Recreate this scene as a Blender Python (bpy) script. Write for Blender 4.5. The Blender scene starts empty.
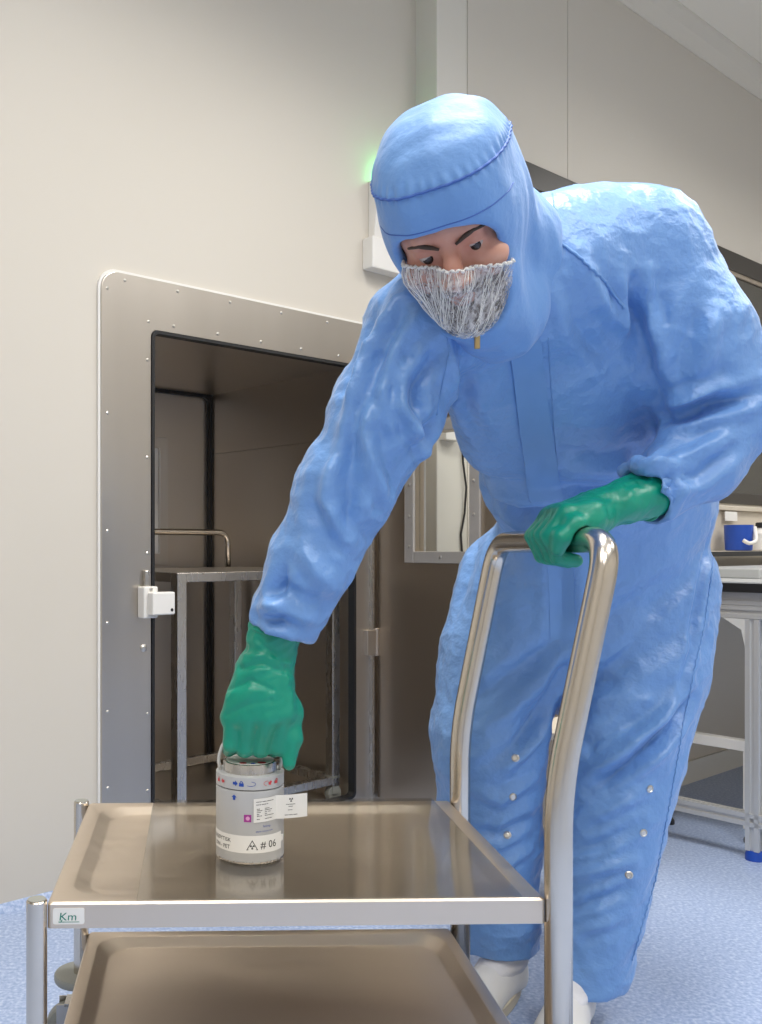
import bpy, bmesh, math, random
import numpy as np
from mathutils import Vector, Matrix
from mathutils.bvhtree import BVHTree

random.seed(4)
rng = np.random.RandomState(11)
C = bpy.context.scene.collection
PI = math.pi

# ------------------------------------------------------------------ camera
CAM_H = 0.98
F_PX, CX, CY = 935.0, 220.0, 545.0
cam_d = bpy.data.cameras.new('camera')
cam_d.sensor_fit = 'HORIZONTAL'
cam_d.sensor_width = 36.0
cam_d.lens = 36.0 * F_PX / 762.0
cam_d.shift_x = (381.0 - CX) / 762.0
cam_d.shift_y = (CY - 512.0) / 762.0
cam_d.clip_start = 0.05
cam = bpy.data.objects.new('camera', cam_d)
C.objects.link(cam)
cam.location = (0, 0, CAM_H)
cam.rotation_euler = (PI / 2, 0, 0)
bpy.context.scene.camera = cam

# ------------------------------------------------------------------ world, light, exposure
world = bpy.data.worlds.new('world')
bpy.context.scene.world = world
world.use_nodes = True
world.node_tree.nodes['Background'].inputs[0].default_value = (0.9, 0.93, 1.0, 1)
world.node_tree.nodes['Background'].inputs[1].default_value = 0.3
vs = bpy.context.scene.view_settings
vs.view_transform = 'Standard'
vs.look = 'None'
vs.gamma = 1
vs.use_curve_mapping = False
vs.exposure = -0.10

# wall frame: u runs along the hatch wall, v goes into the wall, z up
O0 = Vector((-0.588, 2.5, 0))
UX = Vector((0.784, 0.621, 0)).normalized()
VX = Vector((-UX.y, UX.x, 0))
ROT_W = math.atan2(UX.y, UX.x)
def W(u, v=None, z=None):
    if v is None: u, v, z = u
    return O0 + UX * u + VX * v + Vector((0, 0, z))

CEIL_Z = 3.56
# recessed ceiling panels: (u, v, size u, size v, watts, colour)
LAMPS = [(0.5, -1.45, 1.2, 0.6, 44, (1.0, 0.97, 0.92)),
         (3.0, -1.9, 1.2, 0.6, 31, (1.0, 0.97, 0.92)),
         (-1.9, -1.9, 1.2, 0.6, 26, (1.0, 0.97, 0.92)),
         (0.5, -3.4, 1.2, 0.6, 34, (1.0, 0.97, 0.92)),
         (3.0, -3.4, 1.2, 0.6, 30, (1.0, 0.97, 0.92)),
         (-1.9, -3.4, 1.2, 0.6, 30, (1.0, 0.97, 0.92)),
         (5.2, -1.9, 1.2, 0.6, 30, (1.0, 0.97, 0.92))]
for (u, v, su, sv, wt, col) in LAMPS:
    ld = bpy.data.lights.new('panel_light', 'AREA')
    ld.shape = 'RECTANGLE'; ld.size = su; ld.size_y = sv
    ld.energy = wt; ld.color = col; ld.spread = math.radians(122 if v == -1.45 else 150)     # louvred panels
    lo = bpy.data.objects.new('panel_light', ld); C.objects.link(lo)
    lo.location = W(u, v, CEIL_Z - 0.025)
    lo.rotation_euler = (0, 0, ROT_W)

# ------------------------------------------------------------------ helpers
def at(px, py, Y):
    """point at depth Y seen at photo pixel (px, py)"""
    return Vector(((px - CX) / F_PX * Y, Y, CAM_H + (CY - py) / F_PX * Y))

def tag(o, label=None, cat=None, group=None, kind=None):
    if label: o['label'] = label
    if cat: o['category'] = cat
    if group: o['group'] = group
    if kind: o['kind'] = kind
    return o

def empty(name, loc, label, cat, group=None):
    o = bpy.data.objects.new(name, None)
    o.empty_display_size = 0.1
    o.location = loc
    C.objects.link(o)
    return tag(o, label, cat, group)

def wloc(o):
    v = Vector((0, 0, 0))
    while o is not None:
        v += o.location
        o = o.parent
    return v

class MB:
    """collects shapes, links them as ONE mesh object"""
    def __init__(self, T=None):
        self.v = []; self.f = []; self.T = T
    def pt(self, p):
        p = Vector(p)
        return self.T(p) if self.T else p
    def add(self, vs_, fs_):
        b = len(self.v)
        self.v += [self.pt(p) for p in vs_]
        self.f += [tuple(i + b for i in f) for f in fs_]
        return self
    def box(self, a, b):
        x0, y0, z0 = [min(a[i], b[i]) for i in range(3)]
        x1, y1, z1 = [max(a[i], b[i]) for i in range(3)]
        return self.add([(x0,y0,z0),(x1,y0,z0),(x1,y1,z0),(x0,y1,z0),(x0,y0,z1),(x1,y0,z1),(x1,y1,z1),(x0,y1,z1)],
                        [(0,3,2,1),(4,5,6,7),(0,1,5,4),(1,2,6,5),(2,3,7,6),(3,0,4,7)])
    def tube(self, path, r, n=14, cap=True, closed=False):
        P = [Vector(p) for p in path]; m = len(P)
        rs = r if isinstance(r, (list, tuple)) else [r] * m
        vs_, fs_ = [], []
        nrm = None
        for i in range(m):
            if closed: t = (P[(i + 1) % m] - P[i - 1]).normalized()
            else: t = (P[min(i + 1, m - 1)] - P[max(i - 1, 0)]).normalized()
            if nrm is None:
                nrm = t.cross(Vector((0, 0, 1)))
                if nrm.length < 1e-3: nrm = t.cross(Vector((1, 0, 0)))
            nrm = (nrm - t * nrm.dot(t)).normalized()
            bn = t.cross(nrm)
            for k in range(n):
                a = 2 * PI * k / n
                vs_.append(P[i] + (nrm * math.cos(a) + bn * math.sin(a)) * rs[i])
        for i in range(m if closed else m - 1):
            j = (i + 1) % m
            for k in range(n):
                k2 = (k + 1) % n
                fs_.append((i*n+k, i*n+k2, j*n+k2, j*n+k))
        if cap and not closed:
            fs_.append(tuple(range(n - 1, -1, -1)))
            fs_.append(tuple((m - 1) * n + k for k in range(n)))
        return self.add(vs_, fs_)
    def lathe(self, prof, c=(0, 0, 0), n=40, axis='Z'):
        vs_, fs_ = [], []
        for (r, z) in prof:
            for k in range(n):
                a = 2 * PI * k / n
                x, y = r * math.cos(a), r * math.sin(a)
                if axis == 'Z': q = (x, y, z)
                elif axis == 'Y': q = (x, z, -y)
                else: q = (z, x, y)
                vs_.append((c[0]+q[0], c[1]+q[1], c[2]+q[2]))
        m = len(prof)
        for i in range(m - 1):
            for k in range(n):
                k2 = (k + 1) % n
                fs_.append((i*n+k, i*n+k2, (i+1)*n+k2, (i+1)*n+k))
        fs_.append(tuple(range(n - 1, -1, -1)))
        fs_.append(tuple((m - 1) * n + k for k in range(n)))
        return self.add(vs_, fs_)
    def loft(self, rings, cap0=True, cap1=True):
        n = len(rings[0]); vs_ = [p for r in rings for p in r]; fs_ = []
        for i in range(len(rings) - 1):
            for k in range(n):
                k2 = (k + 1) % n
                fs_.append((i*n+k, i*n+k2, (i+1)*n+k2, (i+1)*n+k))
        if cap0: fs_.append(tuple(range(n - 1, -1, -1)))
        if cap1: fs_.append(tuple((len(rings) - 1) * n + k for k in range(n)))
        return self.add(vs_, fs_)
    def build(self, name, mat, parent=None, smooth=False, bevel=0, seg=2):
        me = bpy.data.meshes.new(name)
        off = wloc(parent)
        me.from_pydata([tuple(p - off) for p in self.v], [], self.f)
        bm = bmesh.new(); bm.from_mesh(me)
        bmesh.ops.recalc_face_normals(bm, faces=bm.faces)
        bm.to_mesh(me); bm.free()
        o = bpy.data.objects.new(name, me); C.objects.link(o)
        if mat: me.materials.append(mat)
        if parent: o.parent = parent
        if bevel:
            m = o.modifiers.new('bevel', 'BEVEL'); m.width = bevel; m.segments = seg
            m.limit_method = 'ANGLE'; m.angle_limit = 0.7
        if smooth:
            for p in me.polygons: p.use_smooth = True
            if smooth == 'auto':
                me.set_sharp_from_angle(angle=math.radians(35))
        return o

def rrect(x0, x1, y0, y1, r, z, n=6):
    pts = []
    for (cx, cy, a0) in ((x1-r, y1-r, 0), (x0+r, y1-r, PI/2), (x0+r, y0+r, PI), (x1-r, y0+r, 1.5*PI)):
        for k in range(n + 1):
            a = a0 + PI / 2 * k / n
            pts.append((cx + r*math.cos(a), cy + r*math.sin(a), z))
    return pts

def bend(points, r, n=6):
    """round the inner corners of a polyline"""
    P = [Vector(p) for p in points]; out = [P[0]]
    for i in range(1, len(P) - 1):
        a = (P[i-1] - P[i]); b = (P[i+1] - P[i])
        rr = r[i-1] if isinstance(r, (list, tuple)) else r
        rr = min(rr, a.length * .48, b.length * .48)
        p0 = P[i] + a.normalized()*rr; p2 = P[i] + b.normalized()*rr
        for k in range(n + 1):
            t = k / n
            out.append(p0*(1-t)**2 + P[i]*2*t*(1-t) + p2*t*t)
    out.append(P[-1])
    return out

def copy_tree(o, parent=None):
    c = o.copy(); C.objects.link(c); c.parent = parent
    for ch in list(o.children): copy_tree(ch, c)
    return c

# ------------------------------------------------------------------ materials
def mat(name, col, rough=.5, metal=0., spec=.5, **kw):
    m = bpy.data.materials.new(name); m.use_nodes = True
    nt = m.node_tree; b = nt.nodes['Principled BSDF']
    b.inputs['Base Color'].default_value = (*col, 1)
    b.inputs['Roughness'].default_value = rough
    b.inputs['Metallic'].default_value = metal
    b.inputs['Specular IOR Level'].default_value = spec
    if 'sheen' in kw:
        b.inputs['Sheen Weight'].default_value = kw['sheen']; b.inputs['Sheen Roughness'].default_value = .4
    if 'coat' in kw:
        b.inputs['Coat Weight'].default_value = kw['coat']; b.inputs['Coat Roughness'].default_value = .15
    if 'sss' in kw:
        b.inputs['Subsurface Weight'].default_value = kw['sss']
        b.inputs['Subsurface Radius'].default_value = (.01, .004, .002)
    if 'emit' in kw:
        b.inputs['Emission Color'].default_value = (*kw['emit'][0], 1); b.inputs['Emission Strength'].default_value = kw['emit'][1]
    def node(t, **p):
        n = nt.nodes.new(t)
        for k, v in p.items(): setattr(n, k, v)
        return n
    L = nt.links.new
    tc = None
    def coords(scale, rot=None):
        nonlocal tc
        if tc is None: tc = node('ShaderNodeTexCoord')
        mp = node('ShaderNodeMapping'); mp.inputs['Scale'].default_value = scale
        if rot: mp.inputs['Rotation'].default_value = rot
        L(tc.outputs['Object'], mp.inputs['Vector'])
        return mp.outputs['Vector']
    def noise(scale, sc=1., det=3., rot=None):
        n = node('ShaderNodeTexNoise'); n.inputs['Scale'].default_value = sc; n.inputs['Detail'].default_value = det
        L(coords(scale, rot), n.inputs['Vector']); return n.outputs['Fac']
    def ramp(fac, stops):
        r = node('ShaderNodeValToRGB')
        e = r.color_ramp.elements
        while len(e) < len(stops): e.new(.5)
        for i, (p, c) in enumerate(stops):
            e[i].position = p; e[i].color = (*c, 1)
        L(fac, r.inputs['Fac']); return r.outputs['Color']
    def mrange(fac, a, b_):
        r = node('ShaderNodeMapRange'); r.inputs['From Min'].default_value = .3; r.inputs['From Max'].default_value = .7
        r.inputs['To Min'].default_value = a; r.inputs['To Max'].default_value = b_
        L(fac, r.inputs['Value']); return r.outputs['Result']
    bumps = []
    if 'vary' in kw:            # (scale vec, [(pos,col)...])
        sc, st = kw['vary'][:2]
        L(ramp(noise(sc, 1., kw['vary'][2] if len(kw['vary']) > 2 else 3.), st), b.inputs['Base Color'])
    if 'rvary' in kw:           # (scale vec, r0, r1)
        L(mrange(noise(kw['rvary'][0]), kw['rvary'][1], kw['rvary'][2]), b.inputs['Roughness'])
    last = None
    for (sc, strength, dist) in kw.get('bump', []):
        bp = node('ShaderNodeBump'); bp.inputs['Strength'].default_value = strength; bp.inputs['Distance'].default_value = dist
        L(noise(sc), bp.inputs['Height'])
        if last: L(last, bp.inputs['Normal'])
        last = bp.outputs['Normal']
    if 'weave' in kw:
        sc, strength, dist = kw['weave']
        w1 = node('ShaderNodeTexBrick'); w1.offset = 0
        w1.inputs['Scale'].default_value = 1; w1.inputs['Color1'].default_value = (1,1,1,1); w1.inputs['Color2'].default_value = (1,1,1,1)
        w1.inputs['Mortar'].default_value = (0,0,0,1); w1.inputs['Mortar Size'].default_value = .06
        w1.inputs['Brick Width'].default_value = 1; w1.inputs['Row Height'].default_value = 1
        L(coords((sc, sc, sc), (PI/2, 0, 0)), w1.inputs['Vector'])
        bp = node('ShaderNodeBump'); bp.inputs['Strength'].default_value = strength; bp.inputs['Distance'].default_value = dist
        L(w1.outputs['Color'], bp.inputs['Height'])
        if last: L(last, bp.inputs['Normal'])
        last = bp.outputs['Normal']
    if last: L(last, b.inputs['Normal'])
    return m

def glass_mat(name, tint, refl_rough=.02, alpha=.9):
    m = bpy.data.materials.new(name); m.use_nodes = True
    nt = m.node_tree; nt.nodes.clear()
    out = nt.nodes.new('ShaderNodeOutputMaterial'); mx = nt.nodes.new('ShaderNodeMixShader')
    tr = nt.nodes.new('ShaderNodeBsdfTransparent'); gl = nt.nodes.new('ShaderNodeBsdfGlossy')
    lw = nt.nodes.new('ShaderNodeLayerWeight'); lw.inputs['Blend'].default_value = .5
    pw = nt.nodes.new('ShaderNodeMath'); pw.operation = 'POWER'; pw.inputs[1].default_value = 4.
    fr = nt.nodes.new('ShaderNodeMath'); fr.operation = 'MULTIPLY_ADD'; fr.inputs[1].default_value = .9; fr.inputs[2].default_value = .035
    nt.links.new(lw.outputs['Facing'], pw.inputs[0]); nt.links.new(pw.outputs[0], fr.inputs[0])
    tr.inputs['Color'].default_value = (*tint, 1); gl.inputs['Roughness'].default_value = refl_rough
    nt.links.new(fr.outputs[0], mx.inputs[0]); nt.links.new(tr.outputs[0], mx.inputs[1]); nt.links.new(gl.outputs[0], mx.inputs[2])
    nt.links.new(mx.outputs[0], out.inputs[0])
    return m

M = {}
M['wall'] = mat('wall_paint', (.645, .60, .525), .42, spec=.35, bump=[((14, 14, 14), .02, .01)])
M['wall_r'] = mat('wall_panel', (.66, .62, .55), .42, spec=.35, bump=[((10, 10, 10), .02, .01)])
M['ceil'] = mat('ceiling_paint', (.90, .87, .79), .5)
M['trim'] = mat('white_trim', (.72, .69, .62), .4)
M['floor'] = mat('vinyl_floor', (.33, .44, .68), .3, spec=.4,
    vary=((110, 110, 110), [(.36, (.27, .36, .57)), (.52, (.36, .45, .66)), (.68, (.52, .60, .76))], 6.), bump=[((90, 90, 90), .03, .004)])
M['steel_frame'] = mat('frame_steel', (.56, .53, .49), .34, 1., vary=((3, 3, .35), [(.3, (.54, .495, .44)), (.7, (.64, .59, .53))]), bump=[((500, 500, 6), .015, .001)])
M['steel_dark'] = mat('chamber_steel', (.60, .54, .47), .36, 1.)
M['steel_door'] = mat('door_steel', (.50, .42, .335), .36, 1.)
M['steel'] = mat('brushed_steel', (.60, .575, .54), .24, 1., rvary=((40, 40, 8), .24, .3))
M['steel_tray'] = mat('tray_steel', (.74, .64, .53), .4, 1., rvary=((6, 40, 6), .38, .44))
M['tube'] = mat('tube_steel', (.66, .60, .52), .22, 1., rvary=((60, 60, 10), .2, .26))
M['black'] = mat('black_rubber', (.012, .012, .013), .45)
M['alu'] = mat('aluminium', (.66, .66, .65), .42, .55)
M['door_frame'] = mat('window_frame_metal', (.48, .455, .43), .42, .5)
M['white_pl'] = mat('white_plastic', (.80, .78, .74), .35)
M['grey_pl'] = mat('grey_plastic', (.60, .59, .56), .4)
M['blue_pl'] = mat('blue_plastic', (.012, .07, .42), .35)
M['grey_top'] = mat('grey_laminate', (.42, .43, .43), .4)
M['beige'] = mat('beige_panel', (.60, .54, .45), .5)
M['win_dark'] = mat('window_gasket', (.045, .04, .035), .3)
M['win_glass'] = mat('tinted_glass', (.06, .058, .05), .06, spec=.8)
M['glass'] = glass_mat('clear_glass', (.97, .98, .97))
M['sheet'] = glass_mat('clear_sheet', (.95, .95, .94), .09)
M['screw'] = mat('screw_steel', (.66, .63, .58), .3, 1.)
M['lamp'] = mat('lamp_diffuser', (.9, .9, .9), .5, emit=((1, .97, .92), 2.0))
M['led'] = mat('green_led', (.1, .9, .3), .3, emit=((.1, 1., .3), 30.))
M['cable'] = mat('black_cable', (.02, .02, .02), .4)
M['paper'] = mat('white_paper', (.82, .81, .78), .55)
M['ink'] = mat('black_ink', (.02, .02, .02), .6)
M['ink_blue'] = mat('blue_ink', (.015, .07, .40), .5)
M['ink_red'] = mat('red_ink', (.62, .05, .06), .5)
M['ink_green'] = mat('green_ink', (.0, .22, .16), .5)
M['ink_purple'] = mat('purple_ink', (.36, .03, .28), .5)
M['ink_pink'] = mat('pink_ink', (.75, .35, .60), .5)
M['can'] = mat('can_paint', (.50, .505, .51), .38)
M['bumper'] = mat('grey_rubber', (.26, .265, .24), .5)

CLOTH = (.160, .338, .69)
M['cloth'] = mat('blue_coverall_cloth', CLOTH, .40, spec=.7, sheen=.15, weave=(170, .14, .0008),
    bump=[((45, 45, 45), .38, .010), ((110, 110, 110), .22, .005)])
M['hood'] = mat('blue_hood_cloth', CLOTH, .60, spec=.45, sheen=.2, weave=(200, .14, .0008), bump=[((40, 40, 40), .28, .008), ((110, 110, 110), .18, .004)])
M['seam'] = mat('seam_thread', (.06, .15, .48), .6)
M['placket'] = mat('placket_cloth', (.165, .338, .67), .46, spec=.5, weave=(170, .12, .0006), bump=[((40, 40, 40), .08, .006)])
M['glove'] = mat('green_nitrile', (.0, .285, .185), .36, spec=.55, bump=[((70, 70, 70), .14, .008), ((220, 220, 220), .06, .002)])
M['inner_glove'] = mat('inner_white_glove', (.78, .80, .78), .4)
M['skin'] = mat('skin', (.62, .32, .23), .46, spec=.4, sss=.15, vary=((26, 26, 26), [(.35, (.58, .265, .19)), (.7, (.68, .375, .28))]), bump=[((220, 220, 220), .06, .001)])
M['hair'] = mat('brown_hair', (.055, .032, .02), .6)
M['beard'] = mat('dark_beard', (.06, .038, .028), .7, bump=[((260, 260, 120), .5, .004)])
M['eye'] = mat('eye_white', (.50, .42, .38), .2)
M['iris'] = mat('dark_iris', (.03, .02, .018), .15)
M['brass'] = mat('brass', (.55, .42, .22), .3, 1.)
M['shoe'] = mat('white_shoe', (.80, .78, .74), .45)
M['sole'] = mat('beige_sole', (.62, .55, .42), .55)
M['sock'] = mat('white_sock', (.76, .75, .76), .8, bump=[((60, 60, 160), .2, .004)])

def net_mat():
    m = bpy.data.materials.new('white_net'); m.use_nodes = True
    nt = m.node_tree; nt.nodes.clear(); L = nt.links.new; N = nt.nodes.new
    out = N('ShaderNodeOutputMaterial'); mx = N('ShaderNodeMixShader')
    tr = N('ShaderNodeBsdfTransparent'); df = N('ShaderNodeBsdfPrincipled')
    df.inputs['Base Color'].default_value = (.86, .84, .84, 1); df.inputs['Roughness'].default_value = .7
    tc = N('ShaderNodeTexCoord'); mp = N('ShaderNodeMapping'); mp.inputs['Scale'].default_value = (150, 150, 28)
    mp.inputs['Rotation'].default_value = (.3, .1, 0)
    no = N('ShaderNodeTexNoise'); no.inputs['Scale'].default_value = 1.; no.inputs['Detail'].default_value = 4; no.inputs['Distortion'].default_value = .8
    rp = N('ShaderNodeValToRGB'); rp.color_ramp.elements[0].position = .42; rp.color_ramp.elements[1].position = .66
    rp.color_ramp.elements[0].color = (.07, .07, .07, 1); rp.color_ramp.elements[1].color = (.62, .62, .62, 1)
    L(tc.outputs['Object'], mp.inputs[0]); L(mp.outputs[0], no.inputs['Vector']); L(no.outputs['Fac'], rp.inputs[0])
    L(rp.outputs[0], mx.inputs[0]); L(tr.outputs[0], mx.inputs[1]); L(df.outputs[0], mx.inputs[2]); L(mx.outputs[0], out.inputs[0])
    return m
M['net'] = net_mat()

# ------------------------------------------------------------------ signed-distance modelling (for cloth, body, gloves, shoes)
class SDF:
    def __init__(self, lo=None, hi=None, h=None, axes=None):
        if axes is None:
            axes = [np.arange(lo[i], hi[i] + h, h) for i in range(3)]
        self.ax = [np.asarray(a, np.float32) for a in axes]
        self.D = np.ones([len(a) for a in self.ax], np.float32)
    def sl(self, lo, hi, m):
        s = []
        for i in range(3):
            a = np.searchsorted(self.ax[i], lo[i] - m); b = np.searchsorted(self.ax[i], hi[i] + m)
            s.append(slice(max(0, a - 1), min(len(self.ax[i]), b + 1)))
        s = tuple(s)
        X = self.ax[0][s[0]][:, None, None]; Y = self.ax[1][s[1]][None, :, None]; Z = self.ax[2][s[2]][None, None, :]
        return s, X, Y, Z
    def _in(self, s, d, k, op):
        A = self.D[s]
        if A.size == 0: return
        if op == 'add':
            if k <= 0: self.D[s] = np.minimum(A, d)
            else:
                hh = np.clip(.5 + .5 * (d - A) / k, 0, 1)
                self.D[s] = d * (1 - hh) + A * hh - k * hh * (1 - hh)
        else:   # subtract d from A
            if k <= 0: self.D[s] = np.maximum(A, -d)
            else:
                hh = np.clip(.5 - .5 * (-d - A) / k, 0, 1)
                nd = -d
                # smooth max
                self.D[s] = nd * (1 - hh) + A * hh + k * hh * (1 - hh)
    def cone(self, a, b, ra, rb, k=.02, flat=None, op='add'):
        a = np.array(a, float); b = np.array(b, float); R = max(ra, rb)
        lo = np.minimum(a, b) - R; hi = np.maximum(a, b) + R
        s, X, Y, Z = self.sl(lo, hi, max(k, .02) + .02)
        ba = b - a; L2 = max(float(ba @ ba), 1e-12)
        px, py, pz = X - a[0], Y - a[1], Z - a[2]
        t = np.clip((px * ba[0] + py * ba[1] + pz * ba[2]) / L2, 0, 1)
        qx, qy, qz = px - t * ba[0], py - t * ba[1], pz - t * ba[2]
        if flat is not None:       # (unit normal, factor<1): thinner along normal
            n, fct = flat; n = np.array(n, float); g = 1. / fct - 1
            dn = (qx * n[0] + qy * n[1] + qz * n[2]) * g
            qx, qy, qz = qx + dn * n[0], qy + dn * n[1], qz + dn * n[2]
        d = np.sqrt(qx*qx + qy*qy + qz*qz) - (ra + (rb - ra) * t)
        if flat is not None: d = d * .8
        self._in(s, d.astype(np.float32), k, op)
    def chain(self, pts, k=.02, flat=None, op='add'):
        for (a, ra), (b, rb) in zip(pts[:-1], pts[1:]):
            self.cone(a, b, ra, rb, k, flat, op)
    def ell(self, c, r, R=None, k=.02, op='add', n=2):
        c = np.array(c, float); r = np.array(r, float)
        R = np.eye(3) if R is None else np.array(R)
        ext = np.abs(R) @ r
        s, X, Y, Z = self.sl(c - ext, c + ext, max(k, .02) + .02)
        dx, dy, dz = X - c[0], Y - c[1], Z - c[2]
        q = [(R[0, i]*dx + R[1, i]*dy + R[2, i]*dz) for i in range(3)]
        if n == 2:
            k0 = np.sqrt(sum((q[i]/r[i])**2 for i in range(3)))
            k1 = np.sqrt(sum((q[i]/r[i]**2)**2 for i in range(3))) + 1e-9
            d = k0 * (k0 - 1) / k1
        else:
            k0 = sum(np.abs(q[i]/r[i])**n for i in range(3))**(1./n)
            d = (k0 - 1) * float(min(r))
        self._in(s, d.astype(np.float32), k, op)
    def plane(self, p, nrm, op='cut', box=None):
        """remove everything on the +nrm side (inside box lo,hi if given)"""
        p = np.array(p, float); n = np.array(nrm, float); n /= np.linalg.norm(n)
        if box is None: box = ([a[0] for a in self.ax], [a[-1] for a in self.ax])
        s, X, Y, Z = self.sl(box[0], box[1], 0)
        d = (X-p[0])*n[0] + (Y-p[1])*n[1] + (Z-p[2])*n[2]
        self.D[s] = np.maximum(self.D[s], d.astype(np.float32))
    def shell(self, th):
        self.D = np.maximum(self.D, -(self.D + th))
    def nets(self):
        D = self.D; ax = self.ax
        s = D < 0
        s[0] = s[-1] = False; s[:, 0] = s[:, -1] = False; s[:, :, 0] = s[:, :, -1] = False
        D = np.where(s, D, np.abs(D) + 1e-6)
        u = s.astype(np.uint8)
        c = np.zeros([n - 1 for n in D.shape], np.uint8)
        offs = [(i, j, k) for i in (0, 1) for j in (0, 1) for k in (0, 1)]
        sh = c.shape
        for (i, j, k) in offs: c += u[i:i+sh[0], j:j+sh[1], k:k+sh[2]]
        act = (c > 0) & (c < 8)
        idx = np.full(sh, -1, np.int32)
        ijk = np.argwhere(act)
        idx[act] = np.arange(len(ijk))
        acc = np.zeros((len(ijk), 3)); cnt = np.zeros(len(ijk))
        I, J, K = ijk.T
        for o1 in offs:
            for axi in range(3):
                if o1[axi]: continue
                o2 = list(o1); o2[axi] = 1
                d1 = D[I+o1[0], J+o1[1], K+o1[2]]; d2 = D[I+o2[0], J+o2[1], K+o2[2]]
                cr = (d1 < 0) != (d2 < 0)
                t = np.where(cr, d1 / np.where(cr, d1 - d2, 1), 0)
                p = np.tile(np.array(o1, float), (len(ijk), 1)); p[:, axi] = t
                acc += p * cr[:, None]; cnt += cr
        fr = acc / cnt[:, None]
        V = np.empty_like(fr)
        for i in range(3):
            a = ax[i].astype(float); n = ijk[:, i]
            V[:, i] = a[n] + fr[:, i] * (a[n+1] - a[n])
        F = []
        for axi in range(3):
            sa = np.moveaxis(s, axi, 0); ia = np.moveaxis(idx, axi, 0)
            e = sa[:-1] != sa[1:]
            e[:, 0] = False; e[:, :, 0] = False; e[:, -1] = False; e[:, :, -1] = False
            q = np.argwhere(e)
            if not len(q): continue
            i, j, k = q.T
            quad = np.stack([ia[i, j-1, k-1], ia[i, j, k-1], ia[i, j, k], ia[i, j-1, k]], 1)
            flip = ~sa[i, j, k]
            if axi == 1: flip = ~flip
            quad[flip] = quad[flip][:, ::-1]
            F.append(quad)
        F = np.concatenate(F) if F else np.zeros((0, 4), int)
        return V, F

def vnormals(V, F):
    n = np.cross(V[F[:, 2]] - V[F[:, 0]], V[F[:, 3]] - V[F[:, 1]])
    N = np.zeros_like(V)
    for i in range(4):
        for c in range(3): N[:, c] += np.bincount(F[:, i], n[:, c], len(V))
    return N / (np.linalg.norm(N, axis=1)[:, None] + 1e-12)

def relax(V, F, it=2, lam=.5):
    for _ in range(it):
        S = np.zeros_like(V); cn = np.zeros(len(V))
        for i in range(4):
            for j in (1, 3):
                a = F[:, i]; b = F[:, (i + j) % 4]
                cn += np.bincount(a, minlength=len(V))
                for c in range(3): S[:, c] += np.bincount(a, V[b, c], len(V))
        V = V + lam * (S / np.maximum(cn, 1)[:, None] - V)
    return V

_perm = rng.permutation(256); _perm = np.concatenate([_perm, _perm, _perm])
_grad = rng.normal(size=(256, 3)); _grad /= np.linalg.norm(_grad, axis=1)[:, None]
def perlin(P):
    P = np.asarray(P, float); i0 = np.floor(P).astype(int); f = P - i0
    w = f*f*f*(f*(f*6-15)+10); out = np.zeros(len(P))
    for dx in (0, 1):
        for dy in (0, 1):
            for dz in (0, 1):
                h = _perm[_perm[_perm[(i0[:, 0]+dx) & 255] + ((i0[:, 1]+dy) & 255)] + ((i0[:, 2]+dz) & 255)]
                g = _grad[h]
                d = g[:, 0]*(f[:, 0]-dx) + g[:, 1]*(f[:, 1]-dy) + g[:, 2]*(f[:, 2]-dz)
                wx = w[:, 0] if dx else 1-w[:, 0]; wy = w[:, 1] if dy else 1-w[:, 1]; wz = w[:, 2] if dz else 1-w[:, 2]
                out += d*wx*wy*wz
    return out * 1.6

def np_mesh(name, V, F, material, parent=None, smooth=True, keep=None):
    me = bpy.data.meshes.new(name)
    off = np.array(wloc(parent))
    V2 = V - off
    me.vertices.add(len(V2)); me.vertices.foreach_set('co', V2.astype(np.float32).ravel())
    F = np.asarray(F, np.int32); n = len(F)
    me.loops.add(n * 4); me.loops.foreach_set('vertex_index', F.ravel())
    me.polygons.add(n); me.polygons.foreach_set('loop_start', np.arange(0, n*4, 4, dtype=np.int32))
    me.polygons.foreach_set('loop_total', np.full(n, 4, np.int32))
    me.polygons.foreach_set('use_smooth', np.full(n, smooth))
    me.update(calc_edges=True); me.validate()
    me.materials.append(material)
    o = bpy.data.objects.new(name, me); C.objects.link(o)
    if parent: o.parent = parent
    return o

def bvh_of(V, F): return BVHTree.FromPolygons([tuple(v) for v in V], [tuple(int(i) for i in f) for f in F])
CAMP = Vector((0, 0, CAM_H))
def shoot(bvh, px, py):
    d = (at(px, py, 1.0) - CAMP).normalized()
    hit = bvh.ray_cast(CAMP, d)
    return hit[0], hit[1]

def resample(path, step):
    P = [Vector(p) for p in path]; out = [P[0]]
    for a, b in zip(P[:-1], P[1:]):
        n = max(1, int(round((b - a).length / step)))
        for k in range(1, n + 1): out.append(a + (b - a) * (k / n))
    return out

def strap_on(bvh, path, halfw, th, step=4, na=5, sink=.004):
    """cloth strip lying on a surface along a line; returns MB"""
    P = resample([(x, y, 0) for x, y in path], step)
    rows = []
    for i, p in enumerate(P):
        t = (P[min(i+1, len(P)-1)] - P[max(i-1, 0)]).normalized(); nx = Vector((-t.y, t.x, 0))
        row = []
        for k in range(na):
            q = p + nx * halfw * (2.*k/(na-1) - 1)
            h, n = shoot(bvh, q.x, q.y)
            if h is None: row = None; break
            row.append((h, n))
        if row: rows.append(row)
    mb = MB(); vs_, fs_ = [], []
    m = 2 * na
    for row in rows:
        for (h, n) in row: vs_.append(h + n * th)
        for (h, n) in reversed(row): vs_.append(h - n * sink)
    for i in range(len(rows) - 1):
        for k in range(m):
            k2 = (k + 1) % m
            fs_.append((i*m+k, i*m+k2, (i+1)*m+k2, (i+1)*m+k))
    fs_.append(tuple(range(m-1, -1, -1))); fs_.append(tuple((len(rows)-1)*m + k for k in range(m)))
    mb.add(vs_, fs_)
    return mb

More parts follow.
